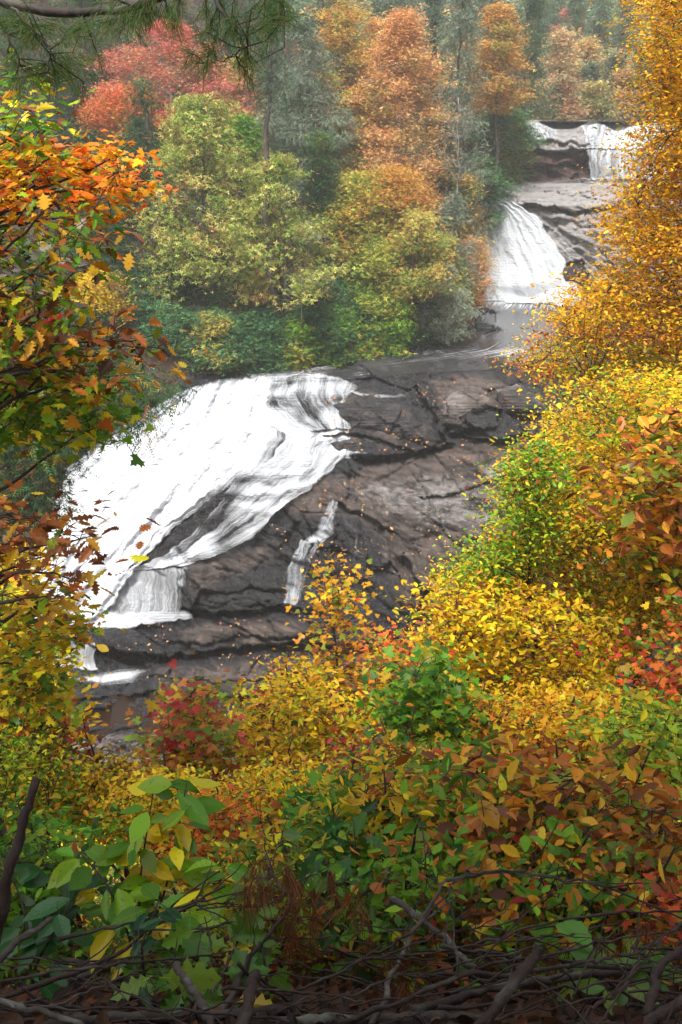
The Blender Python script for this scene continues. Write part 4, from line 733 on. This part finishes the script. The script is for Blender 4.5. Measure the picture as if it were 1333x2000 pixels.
N_('birch_sapling', 'yellow sapling below the yellow-green tree, right of the tall slender stem', 'sapling', [(830,1165),(900,1125),(1010,1150),(1120,1190),(1230,1220),(1210,1400),(1050,1420),(900,1400),(850,1290)], (8, 11), 760, 1040, L_OVAL, YEL, .06, K=20, spread=.19, seed=7)
N_('maple_sapling', 'slender maple sapling with gold leaves and a dark upright stem in the middle', 'maple sapling', [(655,1080),(628,1130),(600,1190),(612,1260),(540,1320),(535,1400),(620,1460),(740,1440),(805,1350),(765,1260),(715,1190),(690,1110)], (8.2, 10), 260, 665, L_MAPLE, [(4,(.62,.32,.015)),(2,(.55,.20,.015)),(2,(.22,.27,.02)),(1,(.2,.07,.02))], .055, K=9, spread=.15, seed=8, gap=.5, trunk_top=(658, 1085, 9))
N_('birch_sapling', 'yellow bush standing left of the slender stem, in front of the dark ledge', 'sapling', [(480,1370),(440,1420),(470,1530),(620,1540),(700,1500),(690,1390),(620,1310),(560,1300)], (6.5, 9), 360, 560, L_OVAL, YEL, .055, K=18, spread=.16, seed=9)
N_('maple_sapling', 'pink-red and green maple sapling in front of the brown pool', 'maple sapling', [(345,1340),(330,1385),(300,1445),(270,1520),(420,1540),(470,1480),(430,1400),(400,1350)], (6.2, 7.8), 190, 370, L_MAPLE, [(3,(.55,.07,.06)),(3,(.18,.28,.03)),(2,(.5,.35,.03)),(1.5,(.6,.22,.05))], .06, K=8, spread=.13, seed=10, gap=.47)
N_('green_sapling', 'green-leaved sapling with a dark stem right of the slender gold one', 'sapling', [(800,1290),(770,1380),(790,1520),(950,1540),(940,1420),(890,1330),(840,1270)], (5.5, 7), 200, 840, L_MAPLE, GRN, .06, K=10, spread=.14, seed=11)
N_('shrub', 'orange and red shrub between the slender gold sapling and the yellow sapling', 'shrub', [(730,1240),(660,1310),(720,1400),(850,1390),(880,1270),(800,1215)], (9.5, 12), 200, 760, L_DIA, ORG + RED, .07, K=12, spread=.19, seed=12)
band = [  # label, centre px, top py, bottom py, half width, Y range, leaf, palette, size, K, n
 ('pale green low shrub at the lower left edge', 60, 1430, 1640, 110, (4.5,6), L_OVAL, YGRN, .055, 9, 170),
 ('yellow shrub left of the pink-red sapling', 190, 1470, 1640, 110, (5,6.8), L_OVAL, YEL, .055, 10, 190),
 ('yellow-green shrub below the pink-red sapling', 330, 1510, 1680, 120, (4.2,5.6), L_OVAL, GOLDG, .05, 10, 190),
 ('orange-red low shrub behind the big yellow oval leaves', 430, 1570, 1740, 90, (3.8,4.8), L_MAPLE, ORG + RED, .045, 8, 130),
 ('gold shrub below the slender stem', 570, 1480, 1650, 130, (4.6,6), L_OVAL, YEL, .055, 10, 200),
 ('green shrub with ragged maple leaves right of the gold one', 690, 1530, 1740, 100, (3.5,4.6), L_MAPLE, GRN, .075, 6, 110),
 ('mixed green and red shrub below the green sapling', 810, 1460, 1620, 110, (4.6,6.2), L_OVAL, MIX, .06, 9, 170),
 ('yellow and orange shrub under the yellow sapling', 960, 1360, 1520, 130, (5.6,7.4), L_OVAL, YEL + ORG[:2], .065, 10, 200),
 ('golden shrub near the lower right edge', 1120, 1350, 1510, 120, (5.5,7.2), L_SERR, GOLD, .08, 8, 180),
 ('green and yellow shrub at the right edge below the red sapling', 1270, 1370, 1560, 110, (4.6,6.2), L_SERR, YGRN, .08, 7, 150),
 ('leafy brown-spotted oak sapling with drooping serrated leaves, centre right', 930, 1520, 1720, 140, (3.2,4.4), L_SERR, RUST + GRN[:2], .10, 5, 120),
 ('rust-orange oak sapling right of the brown-spotted one', 1080, 1500, 1700, 120, (3.1,4.2), L_SERR, RUST, .10, 5, 110),
 ('orange and green oak sapling at the lower right corner', 1250, 1530, 1760, 120, (2.9,4), L_SERR, RUST + YGRN[:1], .10, 5, 110),
 ('dark red shrub beneath the green sapling', 750, 1450, 1560, 80, (5,6.4), L_SERR, [(3,(.30,.03,.04)),(2,(.45,.05,.04)),(2,(.15,.12,.03))], .07, 7, 90),
 ('low green shrub at the left under the dead stub', 60, 1630, 1850, 120, (2.9,3.8), L_OVAL, GRN, .075, 6, 110),
 ('low yellow-green shrub beside the big oval leaves', 520, 1640, 1800, 110, (3.0,3.9), L_OVAL, YGRN, .055, 7, 120),
 ('shaded green shrub behind the brush at the centre', 800, 1680, 1850, 120, (2.6,3.4), L_SERR, GRN + RUST[:1], .075, 5, 110),
 ('shaded rust shrub behind the brush at the right', 1130, 1680, 1860, 140, (2.5,3.3), L_SERR, RUST + GRN[:2], .085, 5, 110),
 ('crimson seedling above the brush at the lower right', 1290, 1720, 1800, 50, (2.5,3), L_MAPLE, RED[:3], .05, 4, 30),
 ('small yellow ash seedling with long paired leaflets at the centre', 750, 1520, 1610, 50, (3.3,3.7), L_LONG, [(4,(.66,.42,.015))], .085, 5, 22)]
for i, (lb, cx_, t_, b_, hw, Yr, lf, pal, sz, K, n) in enumerate(band):
    lf = [lf, lf, L_OVAL if lf is not L_OVAL else L_SERR, L_LONG]; r = rng(200 + i); a = np.linspace(0, 2 * math.pi, 18)[:-1]; rr = r.uniform(.8, 1.15, 17); poly = [(cx_ + hw * math.cos(q) * s_, (t_ + b_) / 2 + (b_ - t_) / 2 * math.sin(q) * s_) for q, s_ in zip(a, rr)]
    nm = 'sapling' if 'sapling' in lb else 'seedling' if 'seedling' in lb else 'shrub'
    N_(nm, lb, nm, poly, Yr, int(n * 2.1), cx_, lf, pal, sz * .62, K=int(K * 1.7), spread=sz * 1.5, seed=30 + i, gap=.42)
# left-hand frame: branches of trees rooted out at the left
def left(name, label, cat, poly, Yr, n, leaf, pal, size, attach, K=9, seed=0, gap=.42, **kw):
    Y = sum(Yr) / 2; root = P(-230, 1000, Y); root[2] = H(root[0], Y) - .1; top = P(*attach)
    kw.setdefault('trad', (.07, .012)); kw.setdefault('spread', size * 1.8)
    return near(name, label, cat, poly, Yr, n, -230, leaf, pal, size, K=K, seed=seed, gap=gap, root=root, trunk_top=attach, **kw)
left('oak_tree', 'oak at the left edge with yellow-green and brown leaves above the orange maple', 'oak', [(-60,100),(60,120),(130,200),(110,260),(135,330),(60,330),(-60,330)], (5, 7), 85, L_OAK, YGRN + GRN[:2] + BRN[:1], .07, (-120, 60, 6), K=7, seed=1)
left('maple_tree', 'maple with bright orange leaves reaching in from the left', 'maple tree', [(-60,265),(100,270),(150,300),(245,262),(285,290),(262,330),(320,370),(300,392),(215,400),(225,430),(120,420),(-60,430)], (4.8, 6), 190, L_MAPLE, [(4,(.85,.27,.012)),(3,(.82,.15,.012)),(3,(.82,.42,.015)),(.8,(.25,.32,.02))], .042, (-60, 330, 5.4), K=8, seed=2, limb_r=.1, gap=.40, corr=.35)
left('oak_tree', 'oak with dark brown and silvery dead leaves at the left below the orange maple', 'oak', [(-60,380),(150,390),(215,450),(165,540),(130,620),(60,700),(-60,700)], (4.2, 5.6), 140, L_OAK, YGRN + GRN[:2] + BRN + [(1.5,(.34,.30,.27))], .065, (-80, 380, 5), K=7, seed=3, droop=.6)  # pale grey tone paints whitish reflections into the leaf colour
left('oak_tree', 'oak branch of brown and gold leaves dipping over the head of the falls', 'oak', [(-60,560),(140,560),(260,640),(330,655),(335,690),(270,760),(250,720),(200,760),(150,720),(-60,720)], (4.2, 5.4), 90, L_OAK, RUST + BRN, .07, (-60, 560, 4.8), K=5, seed=4, limb_r=.1, droop=.5)
left('maple_tree', 'maple with green and yellow leaves spread over the left of the falls', 'maple tree', [(-60,640),(100,680),(200,700),(225,790),(205,860),(120,880),(60,850),(-60,870)], (4.8, 6.2), 260, L_MAPLE, YGRN + GRN[:2] + [(1,(.6,.35,.02))], .058, (-60, 650, 5.4), K=6, seed=5, limb_r=.1)
left('chestnut_oak', 'brown-leaved twigs hanging over the white water at the left', 'oak', [(-60,960),(60,970),(170,1010),(200,1040),(150,1070),(185,1160),(140,1190),(60,1130),(-60,1150)], (4.4, 5.4), 75, L_OAK, [(4,(.34,.11,.03)),(3,(.20,.07,.03)),(2,(.6,.32,.03))], .085, (-60, 960, 4.9), K=4, seed=6, gap=.46, limb_r=.1)
left('maple_tree', 'green-leaved maple at the left beside the small fanned cascade', 'maple tree', [(-60,1150),(60,1150),(150,1190),(190,1240),(120,1260),(110,1330),(150,1400),(60,1420),(-60,1460)], (5, 6.4), 240, L_MAPLE, YGRN + YEL[:1], .058, (-60, 1150, 5.6), K=6, seed=7, limb_r=.2)
left('birch_sapling', 'yellow sapling at the left edge behind the green maple', 'sapling', [(-60,1040),(40,1060),(100,1130),(130,1260),(110,1380),(190,1400),(150,1470),(-60,1480)], (7, 9), 260, L_OVAL, YEL, .08, (-20, 1050, 8), K=9, seed=8)
left('sourwood_sapling', 'small dark red-leaved sapling at the left of the brown pool', 'sapling', [(20,1400),(120,1390),(175,1420),(165,1500),(80,1520),(0,1500)], (5.5, 6.5), 90, L_OVAL, [(3,(.35,.05,.04)),(2,(.5,.12,.04)),(2,(.2,.2,.03))], .055, (100, 1385, 6), K=7, seed=9)
hm = left('hemlock_tree', 'dark hemlock boughs with bare twigs reaching over the head of the falls from the left', 'hemlock', [(-60,690),(180,690),(330,735),(350,770),(280,850),(160,860),(100,1010),(-60,1060)], (22, 28), 800, L_SPRAY, DGRN + HEM[:1], .42, (-60, 640, 25), K=7, seed=10, limb_r=.1, trad=(.25, .06), twig_r=.012, wid=.8, droop=.4, spread=.3, gap=.44, leafmat=M_far, bark=M_bark, nl=26)
# white pine bough overhead
def pine_bough():
    r = rng(77); rt = P(-300, -60, 3.9); rt[2] = H(rt[0], rt[1]) ; root = thing('pine_tree', 'white pine bough with long green needles drooping across the top left', 'pine', rt); tm = MD(); cm = MD()
    trk = np.array([rt, P(-330, 400, 3.9), P(-320, -400, 3.9)]); tube(tm, np.stack([np.interp(np.linspace(0, 2, 14), [0, 1, 2], trk[:, i]) for i in range(3)], 1), np.linspace(.13, .09, 14), 10)
    def crv(pts, r0, r1, k=6, n=18):
        p = np.array([P(a, b, c) for a, b, c in pts]); s_ = np.linspace(0, 1, n); t = np.linspace(0, 1, len(p)); q_ = np.stack([np.interp(s_, t, p[:, i]) for i in range(3)], 1)
        for _ in range(3): q_[1:-1] = (q_[:-2] + 2 * q_[1:-1] + q_[2:]) / 4
        q_[1:-1] += r.normal(0, .003, (n - 2, 3)); tube(tm, q_, np.linspace(r0, r1, n), k); return q_
    main = [crv([(-320,-80,3.9),(-60,-20,3.9),(40,14,3.9),(150,26,3.85),(240,22,3.8),(330,-8,3.7),(420,-40,3.6)], .022, .009), crv([(330,-40,3.6),(400,-20,3.6),(440,30,3.5),(470,70,3.5),(485,105,3.45)], .009, .003),
            crv([(20,12,3.9),(60,50,3.8),(100,90,3.75),(95,140,3.7)], .007, .002), crv([(-60,-20,3.9),(0,40,4.0),(40,110,4.0),(30,160,4.0)], .008, .002), crv([(380,-30,3.6),(470,-30,3.7),(540,-10,3.7),(560,20,3.7)], .007, .002), crv([(485,90,3.45),(450,112,3.5),(400,125,3.5)], .003, .0015)]
    S = np.concatenate(main); ends = []
    zones = [((0,60,-20,160),17,(3.6,4.3)),((60,200,20,150),15,(3.5,4.2)),((100,200,100,190),6,(3.6,4.2)),((190,330,-20,60),11,(3.5,4.0)),((330,420,0,120),11,(3.3,3.8)),((400,500,20,160),14,(3.3,3.7)),((510,575,-30,60),14,(3.4,3.9)),((250,330,20,60),4,(3.6,3.9))]
    for (x0, x1, y0, y1), n, yr in zones: ends.append(P(r.uniform(x0, x1, n), r.uniform(y0, y1, n), r.uniform(*yr, n)))
    E = np.concatenate(ends); ix = nearest(E, S); A = S[ix]; twigs(tm, A, E, .0028, .0015, -.1, r, 4)
    for e, a in zip(E, A):
        d = unit(e - a); nb = 3; L = np.linalg.norm(e - a)
        for b_ in range(nb):
            c = e - d * min(L, .14) * b_ / nb; n = 15; dv = d * (1.1 if b_ == 0 else .6) + r.normal(0, .45, (n, 3)) + np.array([0, 0, -.65])
            put_leaves(cm, np.repeat(c[None], n, 0) + r.normal(0, .006, (n, 3)), dv, r.normal(0, 1, (n, 3)), np.clip(r.normal(.08, .014, n), .05, .11), L_NEEDLE, pick([(4,(.07,.15,.03)),(3,(.12,.21,.04)),(1,(.03,.07,.02)),(.8,(.30,.20,.05))], np.repeat(c[None], n, 0) + r.normal(0, .01, (n, 3)), r, 3, .25, .2), .45)
    tm.build('branch', M_bark, root); cm.build('needles', M_near, root)
pine_bough()
# big-leaved seedlings close to the camera
def big(name, label, cat, stems, leaf, pal, size, seed, K=2, mat=None, droop=.3, lspread=.02):
    r = rng(seed); c0 = P(*stems[0][0]); root_z = float(H(c0[0], c0[1])); base_ = np.array([c0[0], c0[1], root_z - .03]); root = thing(name, label, cat, base_); tm = MD(); cm = MD()
    for st in stems:
        p = np.array([P(*q_) for q_ in st]); p = np.concatenate([[base_], p]); s_ = np.linspace(0, 1, 14); t = np.r_[0, np.cumsum(np.linalg.norm(np.diff(p, axis=0), axis=1))]; t /= t[-1]
        q_ = np.stack([np.interp(s_, t, p[:, i]) for i in range(3)], 1)
        for _ in range(2): q_[1:-1] = (q_[:-2] + 2 * q_[1:-1] + q_[2:]) / 4
        tube(tm, q_, np.linspace(.006, .002, 14), 6); L = []; Dd = []
        for j in range(5, 14):
            for k_ in range(K):
                az = j * 2.4 + k_ * 3.14 + r.normal(0, .4); L.append(q_[j] + r.normal(0, lspread, 3)); Dd.append([math.cos(az), math.sin(az), -droop + r.normal(0, .25)])
        L = np.array(L); Dd = unit(np.array(Dd)); pet = L + Dd * size * .25; twigs(tm, L, pet, .0013, .001, 0, r, 4)
        nn = unit(np.stack([r.normal(0, .35, len(L)), r.normal(-.45, .3, len(L)), np.ones(len(L))], 1)); szs = size * np.exp(r.normal(0, .22, len(L))); cc = pick(pal, L * 9, r, 1, .18, .1); put_leaves(cm, pet, Dd, nn, szs, leaf, cc)
    put_leaves(cm, pet + nn * .0007, Dd, nn, szs, L_VEIN, np.clip(cc * 1.7 + .02, 0, .8))
    tm.build('stem', M_twig, root); cm.build('leaves', mat or M_wet, root)
YO = [(5,(.09,.24,.01)),(3,(.20,.36,.012)),(3,(.70,.52,.015))]
big('magnolia_seedling', 'seedling with large oval green and yellow leaves on a dark stem, lower left', 'seedling', [[(265,1900,2.4),(275,1700,2.6),(300,1545,2.7)],[(270,1900,2.4),(330,1720,2.6),(365,1530,2.7)],[(262,1850,2.4),(210,1720,2.5),(150,1660,2.6)],[(272,1850,2.4),(330,1770,2.3),(430,1700,2.4)]], L_OVAL, YO, .105, 5, K=3)
big('sassafras_seedling', 'low seedling with broad bright green lobed leaves at the bottom left centre', 'seedling', [[(410,1950,1.9),(415,1850,2.1),(400,1790,2.2)],[(412,1950,1.9),(460,1850,2.1),(480,1800,2.2)],[(405,1980,1.85),(340,1930,1.9),(310,1900,1.9)]], L_OAK, [(5,(.07,.19,.015)),(2,(.14,.27,.02)),(1,(.5,.38,.03))], .10, 6, K=1)
big('tulip_tree_seedling', 'pair of pointed bright green leaves above the brush at the centre', 'seedling', [[(520,1900,2.2),(500,1760,2.4),(490,1710,2.45)]], L_MAPLE, [(3,(.09,.22,.02))], .08, 7, K=1)
big('oak_seedling', 'wet dark green oak seedling in the lower middle', 'oak seedling', [[(690,1850,2.9),(700,1700,3.1),(690,1600,3.2)],[(690,1850,2.9),(640,1700,3.0),(620,1640,3.1)],[(690,1850,2.9),(740,1720,3.0),(760,1660,3.1)]], L_OAK, [(5,(.035,.12,.03)),(3,(.07,.17,.03))], .11, 8, K=2)
big('dogwood_seedling', 'glossy dark green seedling behind the dead stub at the lower left', 'seedling', [[(60,1900,2.3),(50,1780,2.5),(20,1700,2.6)],[(60,1900,2.3),(130,1780,2.4),(150,1740,2.5)]], L_OVAL, [(5,(.025,.11,.025)),(3,(.04,.13,.04))], .10, 9, K=2)
big('holly_seedling', 'tiny dark glossy seedling under the yellow oval leaves', 'seedling', [[(275,1840,2.0),(300,1790,2.1),(310,1760,2.1)]], L_OVAL, [(5,(.02,.08,.03))], .05, 10, K=2)
big('beech_seedling', 'yellow-green seedling among the brush at the lower right', 'seedling', [[(1150,1960,2.0),(1150,1880,2.1),(1170,1850,2.1)],[(1150,1960,2.0),(1230,1900,2.0),(1270,1870,2.1)]], L_SERR, [(4,(.08,.19,.02)),(2,(.2,.3,.03))], .085, 11, K=2)
big('chestnut_sapling', 'sapling with long drooping toothed green and rust leaves right of centre', 'sapling', [[(1000,1850,2.7),(960,1680,2.9),(940,1560,3.0)],[(1000,1850,2.7),(1040,1680,2.9),(1060,1590,3.0)],[(1000,1850,2.7),(1120,1720,2.8),(1180,1640,2.9)]], L_SERR, RUST + GRN[:2], .10, 12, K=3, droop=.5)
# brush pile of cut and fallen branches
def branch(label, pts, r0, r1, mat=M_slash, seed=0, side=0, name='fallen_branch', group='fallen branches in the brush pile', kn=8):
    r = rng(seed + int(pts[0][0])); p = np.array([P(*q_) for q_ in pts]); n = 22; t = np.linspace(0, 1, len(p)); s_ = np.linspace(0, 1, n); q_ = np.stack([np.interp(s_, t, p[:, i]) for i in range(3)], 1)
    for _ in range(3): q_[1:-1] = (q_[:-2] + 2 * q_[1:-1] + q_[2:]) / 4
    L = np.linalg.norm(q_[-1] - q_[0]); q_[1:-1] += r.normal(0, .003 * L + .0008, (n - 2, 3)) + np.repeat(r.normal(0, .006 * L, (5, 3)), 4, 0); root = thing(name, label, 'branch', q_[0], group); m = MD(); tube(m, q_, np.linspace(r0, r1, n) * np.exp(r.normal(0, .12, n)), kn); m.build('stem', mat, root)
    if side:
        for k_ in range(side):
            m = MD()
            j = int(r.integers(4, n - 1)); d = unit(q_[j] - q_[j - 1]) + r.normal(0, .6, 3); l = L * r.uniform(.12, .4); w_ = q_[j] + unit(d) * l * np.linspace(0, 1, 7)[:, None] + np.cumsum(r.normal(0, .02 * l, (7, 3)), 0); tube(m, w_, np.linspace(r1 * .8 + .0008, .0009, 7), 4); m.build('twig', mat, root)
hand = [('thick reddish-brown cut branch slanting up to the right, lower right of centre', [(900,2060,1.55),(985,1950,1.62),(1055,1850,1.7)], .016, .012, 0), ('dark dead stub standing upright at the left edge', [(-30,1900,2.1),(20,1700,2.2),(72,1520,2.3)], .02, .011, 0),
 ('pale lichened branch arching down to the bottom at left centre', [(345,1885,1.9),(390,1950,1.75),(430,2040,1.6)], .010, .013, 2), ('reddish cut limb rising steeply from the bottom centre', [(460,2060,1.5),(490,1930,1.65),(500,1900,1.7)], .014, .012, 0),
 ('long dark branch running along the bottom from the centre to the right edge', [(660,2000,1.65),(900,1905,1.8),(1100,1885,1.85),(1400,1890,1.9)], .007, .004, 6), ('thick mossy log lying across the bottom right', [(800,1975,1.8),(1000,1920,1.9),(1210,1900,1.95)], .013, .009, 3),
 ('long thin branch rising to the right from the bottom left', [(-40,1960,1.8),(170,1900,1.9),(300,1810,2.1),(440,1730,2.3)], .008, .003, 5), ('pale branch entering from the left edge and bending upward', [(-40,1920,1.9),(30,1840,2.0),(100,1795,2.1)], .012, .007, 1),
 ('arching bare branch with many fine twigs, centre left', [(430,2000,1.8),(500,1850,2.1),(575,1760,2.3),(520,1690,2.4)], .009, .003, 9), ('lichened pale branch crossing the brush right of centre', [(765,1755,2.3),(850,1815,2.2),(930,1890,2.0)], .011, .007, 2),
 ('thin straight brown stick crossing the lichened branch', [(720,2020,1.7),(800,1830,2.1),(870,1720,2.3)], .008, .004, 1), ('curved dark branch at the lower right corner', [(1265,1990,1.6),(1280,1900,1.8),(1340,1840,1.9)], .013, .010, 1),
 ('reddish log end at the bottom right corner', [(1210,2040,1.5),(1290,1985,1.6),(1420,1930,1.7)], .016, .014, 0), ('long bowed branch along the right side of the brush', [(870,1720,2.4),(1000,1700,2.5),(1150,1720,2.4),(1400,1830,2.2)], .006, .003, 6),
 ('dark log lying flat at the bottom left', [(60,2020,1.7),(200,1985,1.75),(380,1990,1.8),(560,1975,1.8)], .014, .011, 2), ('broad grey log lying flat at the bottom centre', [(540,2000,1.72),(750,1990,1.78),(960,1995,1.8)], .017, .014, 0),
 ('pale thin branch lying from the left edge to the bottom', [(-40,1940,1.6),(80,1975,1.6),(220,2030,1.55)], .008, .006, 2), ('grey branch with a silvery sheen among the leaves at the left', [(130,1915,2.3),(230,1880,2.35),(360,1840,2.4)], .011, .009, 1)]
for i, (lb, pts, a, b, sd) in enumerate(hand): branch(lb, pts, a, b, M_slash if 'pale' not in lb and 'lichen' not in lb and 'grey' not in lb else M_slashpale, 300 + i, sd, 'cut_branch' if 'cut' in lb or 'log' in lb else 'fallen_branch')
r = rng(55); tb = []
for i in range(64):
    x0 = r.uniform(-80, 1400); y0 = r.uniform(1790, 2030); an = r.normal(-.25 if i % 2 else .3, .5); L = r.uniform(200, 620); Y0 = 1.55 + (2020 - y0) / 220 * .7 + r.normal(0, .06)
    x1 = x0 + L * math.cos(an); y1 = y0 + L * math.sin(an) * .5; tb.append(((x0 + x1) / 2, (y0 + y1) / 2, [(x0, y0, Y0), ((x0 + x1) / 2, (y0 + y1) / 2 + r.normal(0, 22), Y0 + .05), (x1, y1, Y0 + (y0 - y1) / 300 + r.normal(0, .08))], an))
marks = ['at bottom left corner', 'below large oval leaves', 'around bright lobed seedling', 'left of bottom centre', 'right of bottom centre', 'beneath thick reddish branch', 'right of reddish branch', 'at bottom right corner']
zn = lambda q_: int(np.clip(q_[0] / 167, 0, 7)); ords = ['topmost', 'second from top', 'third from top', 'fourth from top', 'fifth from top', 'sixth from top', 'seventh from top', 'eighth from top', 'ninth from top', 'tenth from top', 'eleventh from top', 'twelfth from top', 'thirteenth from top', 'fourteenth from top', 'fifteenth from top', 'sixteenth from top']
for z_ in range(8):
    for i, q_ in enumerate(sorted([t for t in tb if zn(t) == z_], key=lambda t: t[1])):
        sl_ = 'falling rightward' if q_[3] > .18 else 'rising rightward' if q_[3] < -.18 else 'lying level'
        branch('thin dark branch %s, %s of those %s' % (sl_, ords[min(i, 15)], marks[z_]), q_[2], r.uniform(.002, .0055), r.uniform(.0012, .003), M_slash, 400 + i, int(r.integers(2, 6)), group='thin dark branches of the brush pile', kn=6)
# unseen trees, added behind the camera to shade the nearest growth
def overhead(name, label, cat, base_xy, cen, rad, n, size, pal, seed):
    r = rng(seed); u = r.normal(0, 1, (n * 2, 3)); u = unit(u) * (r.random((n * 2, 1)) ** .4); E = np.array(cen) + u * np.array(rad); E = E[fbm(E, .35, seed, 3) > .44][:n]
    b = np.array([*base_xy, float(H(*base_xy)) - .2]); plant(name, label, cat, [b, (b + np.array(cen)) / 2 * np.array([1, 1, 1]), np.array(cen) + np.array([0, 0, rad[2] * .6])], E, r, L_OVAL, M_bark, nl=16, K=11, size=size, pal=pal, spread=.4, trad=(.22, .05), twig_r=.01, leafmat=M_near, cscale=.4)
overhead('oak_tree', 'unseen tall oak added behind the viewpoint, its crown shading the nearest brush', 'oak', (3.5, -3.5), (2.5, -2.9, 7.5), (6.5, 4.6, 2.6), 1500, .30, YGRN, 501)
overhead('maple_tree', 'unseen maple added left behind the viewpoint, its crown shading the nearest brush', 'maple tree', (-5, -2.5), (-3.0, -3.8, 7.0), (4.6, 4.2, 2.6), 1100, .30, GOLDG, 502)
# brown pine needles hung in the brush, green ground cover, shed leaves
m = MD(); r = rng(91)
for (x0, x1, y0, y1, n) in [(560,720,1700,1860,22),(720,900,1800,1950,14),(480,570,1680,1800,10),(1000,1300,1800,1950,20)]:
    for i in range(n):
        c = P(r.uniform(x0, x1), r.uniform(y0, y1), r.uniform(1.9, 2.4)); kx = 26; dv = np.array([0, 0, -1.]) + r.normal(0, .35, (kx, 3))
        put_leaves(m, np.repeat(c[None], kx, 0) + r.normal(0, .004, (kx, 3)), dv, r.normal(0, 1, (kx, 3)), r.normal(.10, .015, kx), L_NEEDLE, np.clip(np.array([[.16, .055, .025]]) * np.exp(r.normal(0, .3, (kx, 1))), 0, 1), .35)
o = m.build('dead_pine_needles', M_near); tag(o, 'rust-brown dead pine needles caught in the brush pile', 'pine needles', kind='stuff')
carpet('ground_cover', 'low green and yellow leafy growth covering the near slope', (-9, 12), (3.0, 14), 120000, MIX + GRN, .032, L_OVAL, 21, lambda x, y: (np.abs(x) < y * .45 + .6), .35, 'ground cover', M_near, .9)
carpet('slope_thicket', 'dense green and yellow thicket farther down the near slope', (-22, 24), (12, 43), 90000, MIX + YEL, .09, L_OVAL, 22, lambda x, y: (np.abs(x) < y * .45 + 2), 1.2, 'thicket', M_near, .4)
# the near ground is strewn with dead leaves
carpet('dead_leaves', 'brown dead leaves lying under the brush pile', (-3, 3), (.6, 5), 22000, [(3,(.07,.028,.014)),(2,(.13,.05,.02)),(1,(.03,.015,.01))], .04, L_OVAL, 23, lambda x, y: x > -99, .03, 'dead leaves', M_near, 1)  # browns darkened to put more shade under the brush
# ------------------------------------------------------------ mist in the valley
k = NT('haze'); k.t.nodes.remove(k.b); pv = k.n('VolumePrincipled'); pv.inputs['Color'].default_value = (.93, .95, .96, 1); pv.inputs['Density'].default_value = HAZE; pv.inputs['Anisotropy'].default_value = .2; k.l(pv.outputs[0], k.o.inputs['Volume'])
me = D.meshes.new('haze'); X0, X1, Y0, Y1, Z0, Z1 = -262, 302, -31, 422, -70, 78
me.from_pydata([(x, y, z) for z in (Z0, Z1) for y in (Y0, Y1) for x in (X0, X1)], [], [(0,2,3,1),(4,5,7,6),(0,1,5,4),(2,6,7,3),(0,4,6,2),(1,3,7,5)]); me.materials.append(k.m)
hz = D.objects.new('haze', me); sc.collection.objects.link(hz); tag(hz, kind='stuff')
